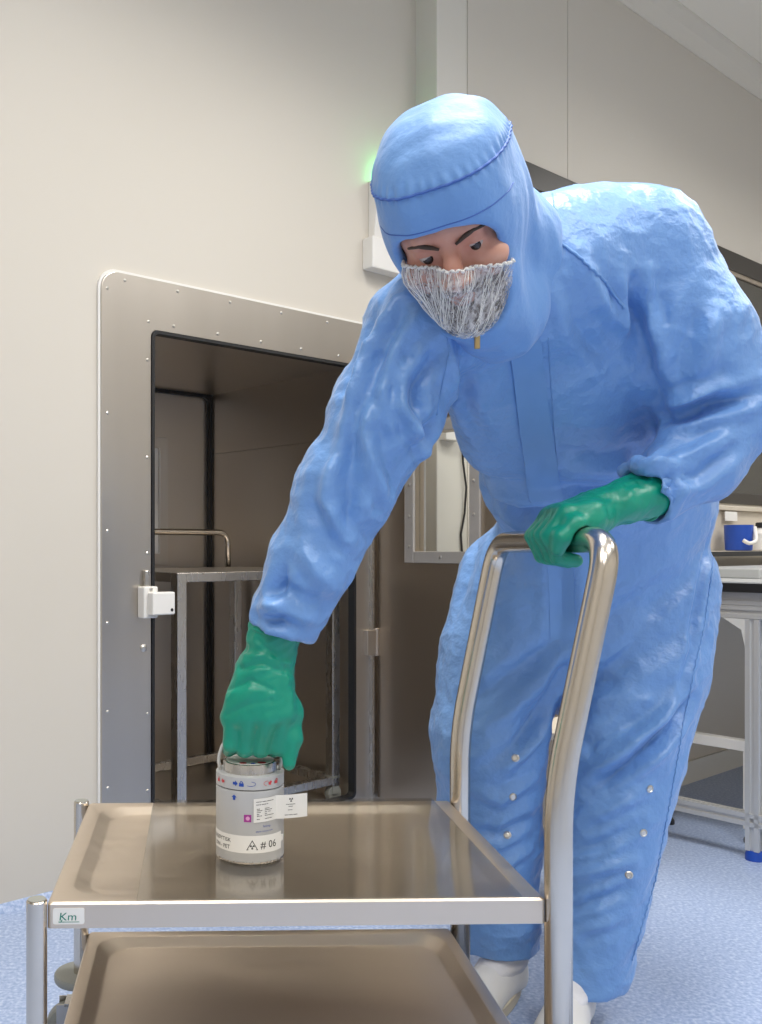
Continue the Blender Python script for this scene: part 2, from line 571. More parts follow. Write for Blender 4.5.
# ------------------------------------------------------------------ writing
def text_geo(s, size):
    cu = bpy.data.curves.new('writing', 'FONT'); cu.body = s; cu.size = size; cu.resolution_u = 2
    o = bpy.data.objects.new('writing', cu); C.objects.link(o)
    dg = bpy.context.evaluated_depsgraph_get(); dg.update()
    me = bpy.data.meshes.new_from_object(o.evaluated_get(dg))
    vs_ = [tuple(v.co) for v in me.vertices]; fs_ = [tuple(p.vertices) for p in me.polygons]
    bpy.data.objects.remove(o); bpy.data.curves.remove(cu); bpy.data.meshes.remove(me)
    return vs_, fs_
def text_width(g):
    xs = [v[0] for v in g[0]]
    return (max(xs) - min(xs)) if xs else 0

# ================================================================== SETTING
U0, U1, V0 = -3.4, 6.4, -4.7
COL_U = 1.70
def struct(mb, name, m, bevel=0, **k):
    return tag(mb.build(name, m, None, bevel=bevel, **k), kind='structure')
# hole of the hatch in the left wall
HU0, HU1, HZ0, HZ1 = .478, 1.355, .08, 1.622
w = MB(W)
w.box((U0, 0, 0), (HU0 - .02, .12, CEIL_Z)); w.box((HU1 + .02, 0, 0), (COL_U, .12, CEIL_Z))
w.box((HU0 - .02, 0, HZ1 + .02), (HU1 + .02, .12, CEIL_Z)); w.box((HU0 - .02, 0, 0), (HU1 + .02, .12, HZ0 - .02))
struct(w, 'wall_left', M['wall'])
# the right wall stands 0.1 m proud and is made of panels with a fine joint
wr = tag(empty('wall_right', W(COL_U, -.1, 0), None, None), kind='structure')
WIN_U0, WIN_Z0, WIN_Z1 = 2.0, 1.2, 2.55
pan = [(1.885, 2.578), (2.582, U1)]
for (a, b) in pan:
    p = MB(W); p.box((a, -.1, WIN_Z1), (b, .12, CEIL_Z)); p.build('wall_panel', M['wall_r'], wr, bevel=.0015)
for (a, b) in [(1.885, 2.0)]:
    p = MB(W); p.box((a, -.1, 0), (b, .12, WIN_Z1)); p.build('wall_panel', M['wall_r'], wr, bevel=.0015)
p = MB(W); p.box((2.002, -.1, 0), (U1, .12, WIN_Z0)); p.build('wall_panel', M['wall_r'], wr)
p = MB(W); p.box((2.002, .06, WIN_Z0), (U1, .12, WIN_Z1)); p.build('backing', M['win_dark'], wr)
c = MB(W); c.box((COL_U, -.1, 0), (1.882, .12, CEIL_Z)); struct(c, 'trim_1', M['trim'], .004)
# tinted observation window in the right wall
wi = tag(empty('window_1', W(2.0, -.1, WIN_Z0), None, None), kind='structure')
f = MB(W)
f.box((2.0, -.108, WIN_Z1 - .10), (U1, -.0, WIN_Z1)); f.box((2.0, -.108, WIN_Z0), (U1, 0, WIN_Z0 + .06))
f.box((2.0, -.108, WIN_Z0 + .06), (2.08, 0, WIN_Z1 - .10)); f.build('window_frame', M['win_dark'], wi, bevel=.003)
for (a, b) in ((2.08, 3.78), (3.80, 5.1), (5.12, U1)):
    g = MB(W); g.box((a, -.09, WIN_Z0 + .06), (b, -.075, WIN_Z1 - .10)); g.build('pane', M['win_glass'], wi)
f = MB(W); f.box((2.08, -.10, WIN_Z1 - .122), (U1, -.07, WIN_Z1 - .10)); f.build('glazing_bead', M['steel_dark'], wi)
for u_ in (3.78, 5.10):
    f = MB(W); f.box((u_, -.097, WIN_Z0 + .06), (u_ + .02, -.075, WIN_Z1 - .122)); f.build('mullion', M['win_dark'], wi)
fl = MB(W); fl.box((U0, V0, -.1), (U1, .1, 0)); struct(fl, 'floor', M['floor'])
ce = MB(W); ce.box((U0, V0, CEIL_Z), (U1, .12, CEIL_Z + .1)); struct(ce, 'ceiling', M['ceil'])
b = MB(W); b.box((U0, V0 - .1, 0), (U1, V0, CEIL_Z)); struct(b, 'wall_back', M['wall_r'])
b = MB(W); b.box((U0 - .1, V0, 0), (U0, .12, CEIL_Z)); struct(b, 'wall_near', M['wall_r'])
b = MB(W); b.box((U1, V0, 0), (U1 + .1, .12, CEIL_Z)); struct(b, 'wall_far', M['wall_r'])
# coved ceiling profile
def cove(u0, u1, v):
    prof = [(0, 0), (-.008, 0), (-.014, .012), (-.045, .055), (-.085, .078), (-.10, .082), (-.10, .09), (0, .09)]
    m = MB(W); m.loft([[(u_, v + a, CEIL_Z - .09 + z) for a, z in prof] for u_ in (u0, u1)]); return m
struct(cove(1.885, U1, -.1), 'trim_2', M['trim'])
struct(cove(U0, COL_U, 0), 'trim_3', M['trim'])
# wall base of the left wall: vinyl coved up a little
bb = MB(W); bb.loft([[(u_, 0, 0), (u_, -.018, 0), (u_, -.010, .012), (u_, 0, .02)] for u_ in (U0, .28)]); struct(bb, 'baseboard_left', M['floor'])
# low service wall under the window
lw = MB(W); lw.box((1.95, -.5, 0), (U1, -.1, 1.13)); lw.box((1.95, -.515, 1.13), (U1, -.1, 1.15))
struct(lw, 'wall_low', M['beige'], .003)
bb = MB(W); bb.box((1.95, -.512, 0), (U1, -.5, .09)); struct(bb, 'baseboard_right', M['trim'])

# ceiling lamps
for i, (u, v, su, sv, wt, col) in enumerate(LAMPS):
    t = empty('ceiling_panel_light', W(u, v, CEIL_Z), 'flat white ceiling panel light set in the ceiling above the room', 'ceiling light', 'panel lights in the ceiling')
    m_ = MB(W)
    for (a, b_) in (((-su/2-.03, -sv/2-.03), (su/2+.03, -sv/2)), ((-su/2-.03, sv/2), (su/2+.03, sv/2+.03)), ((-su/2-.03, -sv/2), (-su/2, sv/2)), ((su/2, -sv/2), (su/2+.03, sv/2))):
        m_.box((u+a[0], v+a[1], CEIL_Z-.02), (u+b_[0], v+b_[1], CEIL_Z))
    m_.build('frame', M['trim'], t)
    m_ = MB(W); m_.box((u-su/2, v-sv/2, CEIL_Z-.012), (u+su/2, v+sv/2, CEIL_Z)); m_.build('diffuser', M['lamp'], t)

# ================================================================== PASS-THROUGH HATCH
ht = empty('pass_through_hatch', W(.9, 0, 0), 'stainless steel pass-through hatch set in the left wall with its door open', 'hatch')
FU0, FU1, FZ1 = .306, 1.60, 1.772
def plate(mb, o, i, v0, v1, ro, ri, n=8):
    """plate with a rounded hole, o/i = (u0,u1,z0,z1)"""
    A = [(p[0], p[1]) for p in rrect(o[0], o[1], o[2], o[3], ro, 0, n)]
    B = [(p[0], p[1]) for p in rrect(i[0], i[1], i[2], i[3], ri, 0, n)]
    m = len(A); vs_, fs_ = [], []
    for (L, v) in ((A, v0), (B, v0), (B, v1), (A, v1)): vs_ += [(p[0], v, p[1]) for p in L]
    for r in range(4):
        r2 = (r + 1) % 4
        for k in range(m):
            k2 = (k + 1) % m
            fs_.append((r*m+k, r*m+k2, r2*m+k2, r2*m+k))
    return mb.add(vs_, fs_)
plate(MB(W), (FU0, FU1, .03, FZ1), (HU0, HU1, HZ0, HZ1), -.014, 0, .055, .022).build('frame_plate', M['steel_frame'], ht, bevel=.002)
plate(MB(W), (FU0 - .008, FU1 + .008, .02, FZ1 + .008), (FU0 - .0005, FU1 + .0005, .0295, FZ1 + .0005), -.009, 0, .06, .055).build('sealant', M['white_pl'], ht)
plate(MB(W), (HU0 + .0005, HU1 - .0005, HZ0, HZ1 - .0005), (HU0 + .010, HU1 - .010, HZ0 + .010, HZ1 - .010), -.018, .012, .022, .016).build('gasket', M['black'], ht)
CD = .83
IU0, IU1, IZ0, IZ1 = HU0 + .006, HU1 - .006, .062, HZ1 - .006
sh = [((IU0 - .01, .012, IZ0), (IU0, CD, IZ1), 'chamber_wall'), ((IU1, .012, 1.3655), (IU1 + .01, CD, IZ1), 'chamber_wall'),
      ((IU1, .012, IZ0), (IU1 + .01, CD, 1.364), 'chamber_wall'), ((IU0, .012, IZ1), (IU1, CD, IZ1 + .01), 'chamber_ceiling'),
      ((IU0, .012, IZ0 - .01), (IU1, CD, IZ0), 'chamber_floor')]
m_ = MB(W); m_.box((IU1 + .0102, .125, IZ0), (IU1 + .02, CD, IZ1)); m_.build('seam_light_block', M['black'], ht)  # black board added behind the chamber wall seam to keep stray light out
for a, b_, n in sh:
    m_ = MB(W); m_.box(a, b_); m_.build(n, M['steel_dark'], ht)
plate(MB(W), (IU0, IU1, IZ0, IZ1), (IU0 + .014, IU1 - .014, IZ0 + .014, IZ1 - .014), CD - .02, CD, .002, .03).build('gasket', M['black'], ht)
# far door of the chamber with its own small window
m_ = MB(W); m_.box((IU0 - .01, CD, IZ0 - .01), (IU1 + .01, CD + .05, IZ1 + .01)); fd = m_.build('far_door', M['steel_dark'], ht)
plate(MB(W), (.86, 1.125, .90, 1.42), (.905, 1.082, .945, 1.375), CD - .014, CD, .01, .008, 4).build('window_frame', M['steel_frame'], fd, bevel=.002)
m_ = MB(W); m_.box((.905, CD - .006, .945), (1.082, CD - .002, 1.375)); m_.build('pane', M['white_pl'], fd)
# screws of the frame
def screw(u, z, v=-.014, parent=None, r=1.):
    m_ = MB(lambda p: W(u, v, z) + (UX * p.x + VX * (-p.y) + Vector((0, 0, p.z))) * r)
    m_.lathe([(.0052, -.001), (.0052, .0012), (.003, .0028), (.0008, .003)], n=10, axis='Y')
    return m_.build('screw', M['screw'], parent)
for u_ in (.385, .575, .78, 1.0, 1.215, 1.42): screw(u_, FZ1 - .02, parent=ht)
for u_ in (.468, .56, .73, .91, 1.09, 1.27): screw(u_, HZ1 + .022, parent=ht)
for z_ in (1.72, 1.36, 1.02, .755, .50, .28): screw(FU0 + .02, z_, parent=ht)
for z_ in (1.53, 1.24, .955, .478, .25): screw(HU0 - .014, z_, parent=ht)
screw(.4505, .675, parent=ht, r=2.2)
# latch keeper, white plastic, by the left jamb
lt = MB(W)
lt.box((.428, -.05, .765), (.478, -.014, .858)); lt.box((.440, -.078, .775), (.520, -.05, .842)); 
la = lt.build('latch_keeper', M['white_pl'], ht, bevel=.004)
m_ = MB(lambda p: W(.508, -.078, .789) + UX*p.x - VX*p.y + Vector((0,0,p.z))); m_.lathe([(.005, 0), (.005, .0008)], n=12, axis='Y'); m_.build('pin_hole', M['black'], la)
m_ = MB(lambda p: W(.452, -.05, .850) + UX*p.x - VX*p.y + Vector((0,0,p.z))); m_.lathe([(.006, 0), (.006, .001), (.003, .002)], n=12, axis='Y'); m_.build('screw', M['screw'], la)
m_ = MB(W); m_.box((.446, -.03, .858), (.460, -.014, .905)); sl = m_.build('latch_bracket', M['steel'], ht, bevel=.002)
screw(.453, .90, v=-.030, parent=sl, r=.9)
# hinge blocks and jamb strip on the right
for z_ in (.63, 1.35):
    m_ = MB(W); m_.box((1.395, -.035, z_ - .045), (1.455, -.014, z_ + .045)); m_.lathe([(.009, z_ - .05), (.009, z_ + .05)], c=(1.447, -.028, 0), n=14)
    m_.build('hinge', M['steel_dark'], ht, bevel=.002)
m_ = MB(W); m_.box((1.425, -.03, .06), (1.436, -.014, 1.69)); m_.build('door_seal_strip', M['steel'], ht)
# the open door, standing square to the wall, window seen through
DU = 1.452
DZ0, DZ1, DV1 = .07, 1.67, -.98
WV0, WV1, WZ0, WZ1 = -.205, -.438, .958, 1.365     # glass
door = MB(W)
for (va, vb, za, zb) in ((-.03, WV0, DZ0, DZ1), (WV1, DV1, DZ0, DZ1), (WV0, WV1, DZ0, WZ0), (WV0, WV1, WZ1, DZ1)):
    door.box((DU, va, za), (DU + .045, vb, zb))
dr = door.build('door', M['steel_door'], ht)
def dplate(v0, v1, z0, z1, th0, th1, bw):
    m_ = MB(W)
    m_.box((th0, v0 + bw, z0 - bw), (th1, v0, z1 + bw)); m_.box((th0, v1, z0 - bw), (th1, v1 - bw, z1 + bw))
    m_.box((th0, v0, z0 - bw), (th1, v1, z0)); m_.box((th0, v0, z1), (th1, v1, z1 + bw)); return m_
dplate(WV0, WV1, WZ0, WZ1, DU - .012, DU, .040).build('window_frame', M['door_frame'], dr, bevel=.002)
dplate(WV0, WV1, WZ0, WZ1, DU + .045, DU + .057, .040).build('window_frame', M['door_frame'], dr, bevel=.002)
m_ = MB(W); m_.box((DU + .02, WV0, WZ0), (DU + .026, WV1, WZ1)); m_.build('pane', M['glass'], dr)
def dscrew(v, z):
    m_ = MB(lambda p: W(DU - .012, v, z) + VX*p.y - UX*p.x + Vector((0, 0, p.z)))
    m_.lathe([(.0055, 0), (.0055, .0015), (.002, .003)], n=10, axis='X'); m_.build('screw', M['screw'], dr)
for z_ in (.975, 1.08, 1.19, 1.30): dscrew(WV0 + .018, z_); dscrew(WV1 - .018, z_)
dscrew((WV0 + WV1) / 2, WZ0 - .018); dscrew((WV0 + WV1) / 2, WZ1 + .018)

# ---- loading trolley inside the chamber
lt_ = empty('loading_trolley', W(.96, .34, IZ0), 'dark steel loading trolley parked inside the hatch chamber', 'trolley')
TU0, TU1, TV0, TV1, TZ = .625, 1.305, .05, .60, .893
def bar(mb, a, b_, t=.03):
    return mb.box(tuple(min(a[i], b_[i]) - (t/2 if a[i] == b_[i] else 0) for i in range(3)), tuple(max(a[i], b_[i]) + (t/2 if a[i] == b_[i] else 0) for i in range(3)))
for (u_, v_) in ((TU0, TV0), (TU1, TV0), (TU0, TV1), (TU1, TV1)):
    m_ = MB(W); m_.box((u_ - .018, v_ - .018, .12), (u_ + .018, v_ + .018, TZ)); m_.build('post', M['steel'], lt_, bevel=.002)
    m_ = MB(lambda p: W(u_, v_, IZ0 + .03) + UX*p.x + VX*p.y + Vector((0,0,p.z))); m_.lathe([(.012, -.012), (.03, -.012), (.03, .012), (.012, .012)], n=18, axis='Y')
    m_.box((-.016, -.016, 0), (.016, -.013, .06)); m_.box((-.016, .013, 0), (.016, .016, .06)); m_.box((-.018, -.018, .055), (.018, .018, .065)); m_.build('castor', M['bumper'], lt_)
for z_ in (TZ - .015, .14):
    for (a, b_) in (((TU0, TV0), (TU1, TV0)), ((TU0, TV1), (TU1, TV1)), ((TU0, TV0), (TU0, TV1)), ((TU1, TV0), (TU1, TV1))):
        m_ = MB(W); bar(m_, (a[0], a[1], z_), (b_[0], b_[1], z_), .03); m_.build('rail', M['steel'], lt_, bevel=.002)
m_ = MB(W); m_.box((TU0, TV0, TZ - .004), (TU1, TV1, TZ + .0)); m_.build('top_shelf', M['steel_dark'], lt_)
m_ = MB(W); m_.tube(bend([(TU0 + .03, TV1, TZ), (TU0 + .03, TV1, 1.03), (TU1 - .04, TV1, 1.03), (TU1 - .04, TV1, TZ)], .05), .012); m_.build('handle', M['tube'], lt_, smooth=True)

# ================================================================== WALL DEVICES
hb = MB(W); hb.box((1.405, -.05, 1.972), (1.69, 0, 2.085)); 
t = tag(hb.build('wall_housing', M['white_pl'], None, bevel=.004), 'long white plastic housing mounted on the wall right of the hatch, under the tilted panel', 'housing')
cp = empty('control_panel', W(1.55, 0, 2.2), 'white tilted control panel with a green lamp on the wall behind the hood', 'control panel')
m_ = MB(W); m_.loft([[(1.435, 0, 2.09), (1.435, -.03, 2.09), (1.435, -.055, 2.30), (1.435, 0, 2.30)], [(1.68, 0, 2.09), (1.68, -.03, 2.09), (1.68, -.055, 2.30), (1.68, 0, 2.30)]])
m_.build('housing', M['white_pl'], cp, bevel=.004)
m_ = MB(W); m_.box((1.51, -.038, 2.105), (1.575, -.0275, 2.135)); m_.build('display_rim', M['grey_pl'], cp)
m_ = MB(W); m_.box((1.514, -.0385, 2.108), (1.571, -.037, 2.118)); m_.build('display', M['ink'], cp)
m_ = MB(W); m_.lathe([(.012, 2.30), (.012, 2.315), (.006, 2.323)], c=(1.50, -.022, 0), n=16); m_.build('green_lamp', M['led'], cp)
ld = bpy.data.lights.new('green_lamp_light', 'POINT'); ld.energy = .34; ld.color = (.08, 1, .25); ld.shadow_soft_size = .012
lo = bpy.data.objects.new('green_lamp_light', ld); C.objects.link(lo); lo.location = W(1.50, -.022, 2.34)
# cable hanging on the corner profile behind the open door
cb = MB(W)
pts = [(1.845, -.106, 1.62), (1.842, -.106, 1.40), (1.845, -.108, 1.30), (1.86, -.112, 1.2), (1.855, -.108, 1.1), (1.835, -.106, 1.02), (1.842, -.106, .95), (1.85, -.106, .80)]
P_ = []
for i in range(len(pts) - 1):
    for k in range(6):
        a, b_ = Vector(pts[i]), Vector(pts[i+1]); s_ = k / 6.; s_ = s_*s_*(3-2*s_) * .35 + s_ * .65; P_.append(a + (b_ - a) * s_)
cb.tube(P_ + [pts[-1]], .004, 8)
tag(cb.build('power_cable', M['cable'], None, smooth=True), 'thin black cable hanging on the wall seen through the hatch door window', 'cable')
jb = MB(W); jb.box((1.71, -.135, 1.37), (1.80, -.1, 1.415)); 
tag(jb.build('junction_box', M['white_pl'], None, bevel=.003), 'small white box on the wall seen at the top of the hatch door window', 'box')

# ================================================================== BENCH ON THE RIGHT
bn = empty('work_bench', W(2.8, -.8, 0), 'aluminium profile work bench with a black edged top at the right wall', 'bench')
BU0, BU1, BV0, BV1, BZ = 1.98, 4.6, -1.52, -.53, .865
m_ = MB(W); m_.box((BU0, BV0, BZ - .004), (BU1, BV1, BZ)); m_.build('worktop', M['grey_top'], bn)
m_ = MB(W); m_.box((BU0, BV0, BZ - .032), (BU1, BV1, BZ - .0042)); m_.build('top_edge', M['black'], bn)
def profile(mb, a, b_, w_=.04, ax=0):
    """slotted aluminium profile along axis ax"""
    s = w_ / 2; g = .006; d = .006
    sec = [(-s, -s), (-g, -s), (-g, -s+d), (g, -s+d), (g, -s), (s, -s), (s, -g), (s-d, -g), (s-d, g), (s, g), (s, s), (g, s), (g, s-d), (-g, s-d), (-g, s), (-s, s), (-s, g), (-s+d, g), (-s+d, -g), (-s, -g)]
    o_ = [i for i in range(3) if i != ax]
    rings = []
    for p in (a, b_):
        r = []
        for (x, y) in sec:
            q = list(p); q[o_[0]] += x; q[o_[1]] += y; r.append(q)
        rings.append(r)
    return mb.loft(rings)
LU = BU0 + .04
for u_ in (LU, BU1 - .1):
    for z_ in (BZ - .053, BZ - .094):
        profile(MB(W), (u_, BV0 + .02, z_), (u_, BV1 - .02, z_), .04, 1).build('end_beam', M['alu'], bn)
    profile(MB(W), (u_, BV0 + .04, .125), (u_, BV1 - .04, .125), .04, 1).build('side_rail', M['alu'], bn)
    for v_ in (-1.076, BV0 + .03, BV1 - .03):
        profile(MB(W), (u_, v_, .03), (u_, v_, BZ - .115), .04, 2).build('leg', M['alu'], bn)
        m_ = MB(W); m_.lathe([(.02, .0), (.026, .0), (.026, .016), (.022, .03), (.01, .03)], c=(u_, v_, 0), n=20); m_.build('blue_foot', M['blue_pl'], bn, smooth='auto')
m_ = MB(W); m_.loft([[(u_, -1.056, BZ - .115), (u_, -.99, BZ - .115), (u_, -1.045, BZ - .15), (u_, -1.056, BZ - .20)] for u_ in (LU - .02, LU + .02)]); m_.build('bracket', M['grey_pl'], bn)
for v_ in (BV0 + .02, BV1 - .03):
    profile(MB(W), (LU + .02, v_, BZ - .053), (BU1 - .12, v_, BZ - .053), .04, 0).build('long_beam', M['alu'], bn)
m_ = MB(W); m_.box((LU - .025, -.93, BZ - .140), (LU + .005, -.86, BZ - .116)); m_.build('blue_clip', M['blue_pl'], bn, bevel=.003)
# white under-frame behind the bench legs
wf = empty('white_underframe', W(2.19, -.72, 0), 'white steel underframe standing on black feet below the bench', 'frame')
for v_ in (-.72, -1.0):
    m_ = MB(W); m_.box((2.17, v_ - .02, .045), (2.21, v_ + .02, .30)); m_.build('leg', M['white_pl'], wf, bevel=.002)
    m_ = MB(W); m_.lathe([(.02, 0), (.024, 0), (.024, .012), (.012, .03), (.012, .046)], c=(2.19, v_, 0), n=16); m_.build('black_foot', M['black'], wf)
m_ = MB(W); m_.box((2.17, -1.02, .30), (2.21, -.68, .335)); m_.build('rail', M['white_pl'], wf, bevel=.002)
# low aluminium stand behind the person
st = empty('low_stand', W(1.17, -.98, 0), 'low aluminium stand with blue feet behind the person', 'stand')
for (u_, v_) in ((1.08, -1.083), (1.27, -1.083), (1.08, -.88), (1.27, -.88)):
    m_ = MB(W); m_.box((u_ - .012, v_ - .012, .03), (u_ + .012, v_ + .012, .48)); m_.build('leg', M['alu'], st, bevel=.003)
    m_ = MB(W); m_.lathe([(.014, 0), (.021, 0), (.021, .018), (.016, .035)], c=(u_, v_, 0), n=16); m_.build('blue_foot', M['blue_pl'], st, smooth='auto')
m_ = MB(W); m_.box((1.06, -1.10, .48), (1.29, -.86, .50)); m_.build('top', M['beige'], st, bevel=.003)
m_ = MB(W); m_.box((1.07, -1.09, .20), (1.28, -.87, .215)); m_.build('shelf', M['beige'], st, bevel=.002)
# wall shelf with the blue cup
ws = MB(W); ws.box((1.98, -.66, .945), (4.6, -.515, .955))
ts = empty('wall_shelf', W(3.2, -.515, .94), 'narrow pale shelf with a dark front edge on the low wall above the bench', 'shelf')
ws.build('board', M['beige'], ts)
m_ = MB(W); m_.box((1.98, -.668, .935), (4.6, -.66, .954)); m_.build('front_edge', M['black'], ts)
cu = W(3.10, -.58, .955)
ct = empty('blue_cup', cu, 'small blue plastic container with a white curved handle on the narrow shelf', 'container')
CT = lambda p: cu + UX*p.x + VX*p.y + Vector((0,0,p.z))
m_ = MB(CT); m_.lathe([(.045, 0), (.052, .004), (.056, .11), (.053, .11), (.049, .006), (.0, .005)], n=28); m_.build('body', M['blue_pl'], ct, smooth='auto')
m_ = MB(CT); m_.tube(bend([(.02, -.056, .10), (-.01, -.075, .04), (-.05, -.062, .03), (-.065, -.045, .045)], .02), .008, 10); m_.build('handle', M['white_pl'], ct, smooth=True)
wb = W(3.31, -.585, .955); WB = lambda p: wb + UX*p.x + VX*p.y + Vector((0,0,p.z))
bt = empty('white_bottle', wb, 'white plastic bottle with a black cap beside the blue container', 'bottle')
m_ = MB(WB); m_.lathe([(.04, 0), (.045, .004), (.045, .075), (.02, .095), (.018, .10)], n=24); m_.build('body', M['white_pl'], bt, smooth='auto')
m_ = MB(WB); m_.lathe([(.021, .10), (.021, .12), (.015, .124)], n=20); m_.build('cap', M['black'], bt, smooth='auto')
m_ = MB(W); m_.box((2.06, -.86, BZ), (2.19, -.73, BZ + .045)); 
tag(m_.build('white_box', M['white_pl'], None, bevel=.008), 'small white plastic box on the bench top beside the coverall', 'box')
gbx = MB(W); gbx.box((2.30, -.98, BZ), (3.6, -.72, BZ + .034)); tag(gbx.build('grey_tray', M['grey_top'], None, bevel=.004), 'long flat grey tray lying on the bench top', 'tray')
lb = MB(W); lb.box((3.12, -.5165, 1.085), (3.24, -.515, 1.125)); lb.build('paper_label', M['paper'], ts)

# ================================================================== FRONT TROLLEY
TH = .0246
TX0, TY0 = -.242, 1.309
TW, TD, TZT, TZL = .704, .508, .479, .229
def T(p):
    return Vector((TX0 + p.x*math.cos(TH) - p.y*math.sin(TH), TY0 + p.x*math.sin(TH) + p.y*math.cos(TH), p.z))
tr = empty('steel_trolley', T(Vector((TW/2, TD/2, 0))), 'two-shelf stainless steel trolley in front, with a bent tube handle', 'trolley')
def tray(z, lip, depth, skirt):
    R = []
    def ring(i, zz, r): return rrect(i, TW - i, i, TD - i, max(r, .002), zz, 6)
    R += [ring(.0, z - skirt, .006), ring(0, z - .003, .006), ring(.003, z, .006), ring(lip, z, .045), ring(lip + .004, z - .0015, .045),
          ring(lip + .020, z - depth + .0015, .05), ring(lip + .026, z - depth, .05)]
    m_ = MB(T); m_.loft(R, cap0=False, cap1=True)
    R2 = [ring(.002, z - skirt, .006), ring(.002, z - .006, .006), ring(lip, z - .006, .045), ring(lip + .026, z - depth - .003, .05)]
    m_.loft(R2, cap0=False, cap1=True)
    n = len(R[0])
    return m_
tray(TZT, .026, .011, .036).build('top_shelf', M['steel_tray'], tr, smooth='auto')
tray(TZL, .022, .014, .036).build('lower_shelf', M['steel_tray'], tr, smooth='auto')
# left posts
for y_ in (.0, TD - .004):
    m_ = MB(T); m_.lathe([(.0145, .10), (.0145, TZT + .003), (.013, TZT + .005)], c=(-.0145, y_, 0), n=26); po = m_.build('post', M['tube'], tr, smooth='auto')
    m_ = MB(T); m_.lathe([(.0125, TZT + .004), (.0125, TZT + .006)], c=(-.0145, y_, 0), n=22); m_.build('end_cap', M['bumper'], po)
# handle: one bent tube, its two legs carry the right end of the shelves
hx = TW + .020; dx = .074
path = [(hx, .004, .10), (hx, .004, .635), (hx + dx, .004, .988), (hx + dx + .006, TD - .02, .975), (hx + .0, TD - .006, .615), (hx, TD - .006, .10)]
path[3] = (hx + dx, TD - .006, .985)
path_h = list(path)
m_ = MB(T); m_.tube(bend(path, [.07, .06, .06, .07], 8), .0195, 24); m_.build('handle', M['tube'], tr, smooth=True)
# castors with grey bumper discs
for (x_, y_) in ((-.0145, 0), (-.0145, TD - .004), (hx, .004), (hx, TD - .006)):
    if x_ < 0:
        m_ = MB(T); m_.lathe([(.016, .138), (.05, .138), (.052, .142), (.052, .150), (.05, .153), (.016, .153)], c=(x_, y_, 0), n=32); m_.build('bumper_disc', M['bumper'], tr, smooth='auto')
    m_ = MB(T); m_.box((x_ - .03, y_ - .02, .095), (x_ + .03, y_ + .02, .10)); m_.box((x_ - .045, y_ - .02, .035), (x_ + .012, y_ - .017, .098)); m_.box((x_ - .045, y_ + .017, .035), (x_ + .012, y_ + .02, .098))
    cs = m_.build('castor', M['steel'], tr)
    m_ = MB(T); m_.lathe([(.01, -.015), (.044, -.015), (.047, -.011), (.047, .011), (.044, .015), (.01, .015)], c=(x_ - .022, y_, .047), n=28, axis='Y'); m_.build('wheel', M['bumper'], cs, smooth='auto')
# name sticker on the front edge
g = text_geo('Km', .0155); gw = text_width(g)
m_ = MB(T); m_.loft([[(p[0], y_, p[1]) for p in rrect(.008, .052, TZT - .030, TZT - .0075, .003, 0, 4)] for y_ in (.0, -.0006)])
skt = m_.build('sticker', M['paper'], tr)
m_ = MB(T); m_.add([(.016 + v[0]*1.15 + v[1]*.12, -.0009, TZT - .0245 + v[1]*1.0) for v in g[0]], g[1])
m_.box((.018, -.0009, TZT - .0272), (.045, -.0007, TZT - .0264))
m_.tube([(.021, -.0008, TZT - .0235), (.019, -.0008, TZT - .027), (.016, -.0008, TZT - .0265)], .0007, 6)
m_.build('writing', M['ink_green'], skt)
# clear sheet on the top shelf
m_ = MB(T); m_.box((.125, .004, TZT + .0004), (.672, TD + .01, TZT + .0024))
tag(m_.build('clear_sheet', M['sheet'], None), 'clear plastic sheet lying across the top shelf of the front trolley under the grey can', 'plastic sheet')

# ================================================================== LEAD CAN
cc = Vector((.0485, 1.512, TZT + .0028))
cn = empty('shielded_can', cc, 'grey cylindrical shielded can with a steel lid and warning labels on the trolley', 'can')
CR = .0548
CB = lambda p: cc + Vector(p)
m_ = MB(CB); m_.lathe([(.050, 0), (CR - .002, .0), (CR, .003), (CR, .1125), (CR - .0015, .1135), (.03, .1135)], n=72); m_.build('body', M['can'], cn, smooth='auto')
m_ = MB(CB); m_.lathe([(CR - .0015, .0), (CR + .0004, .0002), (CR + .0004, .003), (CR - .001, .0032)], n=72); m_.build('base_ring', M['steel'], cn, smooth='auto')
m_ = MB(CB); m_.lathe([(.03, .1135), (CR - .003, .1135), (CR - .003, .1150), (.03, .1150)], n=64); m_.build('joint', M['black'], cn)
m_ = MB(CB); m_.lathe([(.03, .115), (CR - .001, .115), (CR, .116), (CR, .1345), (CR - .0015, .1355), (.043, .1355), (.042, .132), (.03, .132)], n=72); cl = m_.build('collar', M['can'], cn, smooth='auto')
m_ = MB(CB); m_.lathe([(.035, .131), (.0432, .131), (.0432, .149), (.0425, .151), (.041, .1515), (.03, .1515)], n=64); lid = m_.build('lid', M['steel'], cn, smooth='auto')
m_ = MB(CB); m_.lathe([(.0385, .1515), (.0385, .1521)], n=48); m_.build('lid_label', M['paper'], lid)
for (x_, y_, r_, k_) in ((-.012, -.028, .006, 'ink_red'), (.018, -.025, .007, 'ink_red'), (.004, -.031, .004, 'ink_blue')):
    m_ = MB(CB); m_.lathe([(r_, .1522), (r_, .1525)], c=(x_, y_, 0), n=14); m_.build('lid_print', M[k_], lid)
# bail handle
BAIL = bend([(-.0475, 0, .134), (-.0515, 0, .152), (-.043, 0, .182), (.043, 0, .182), (.0515, 0, .152), (.0475, 0, .134)], .014)
m_ = MB(CB); m_.tube(BAIL, .0028, 12); m_.build('bail_handle', M['grey_pl'], cn, smooth=True)
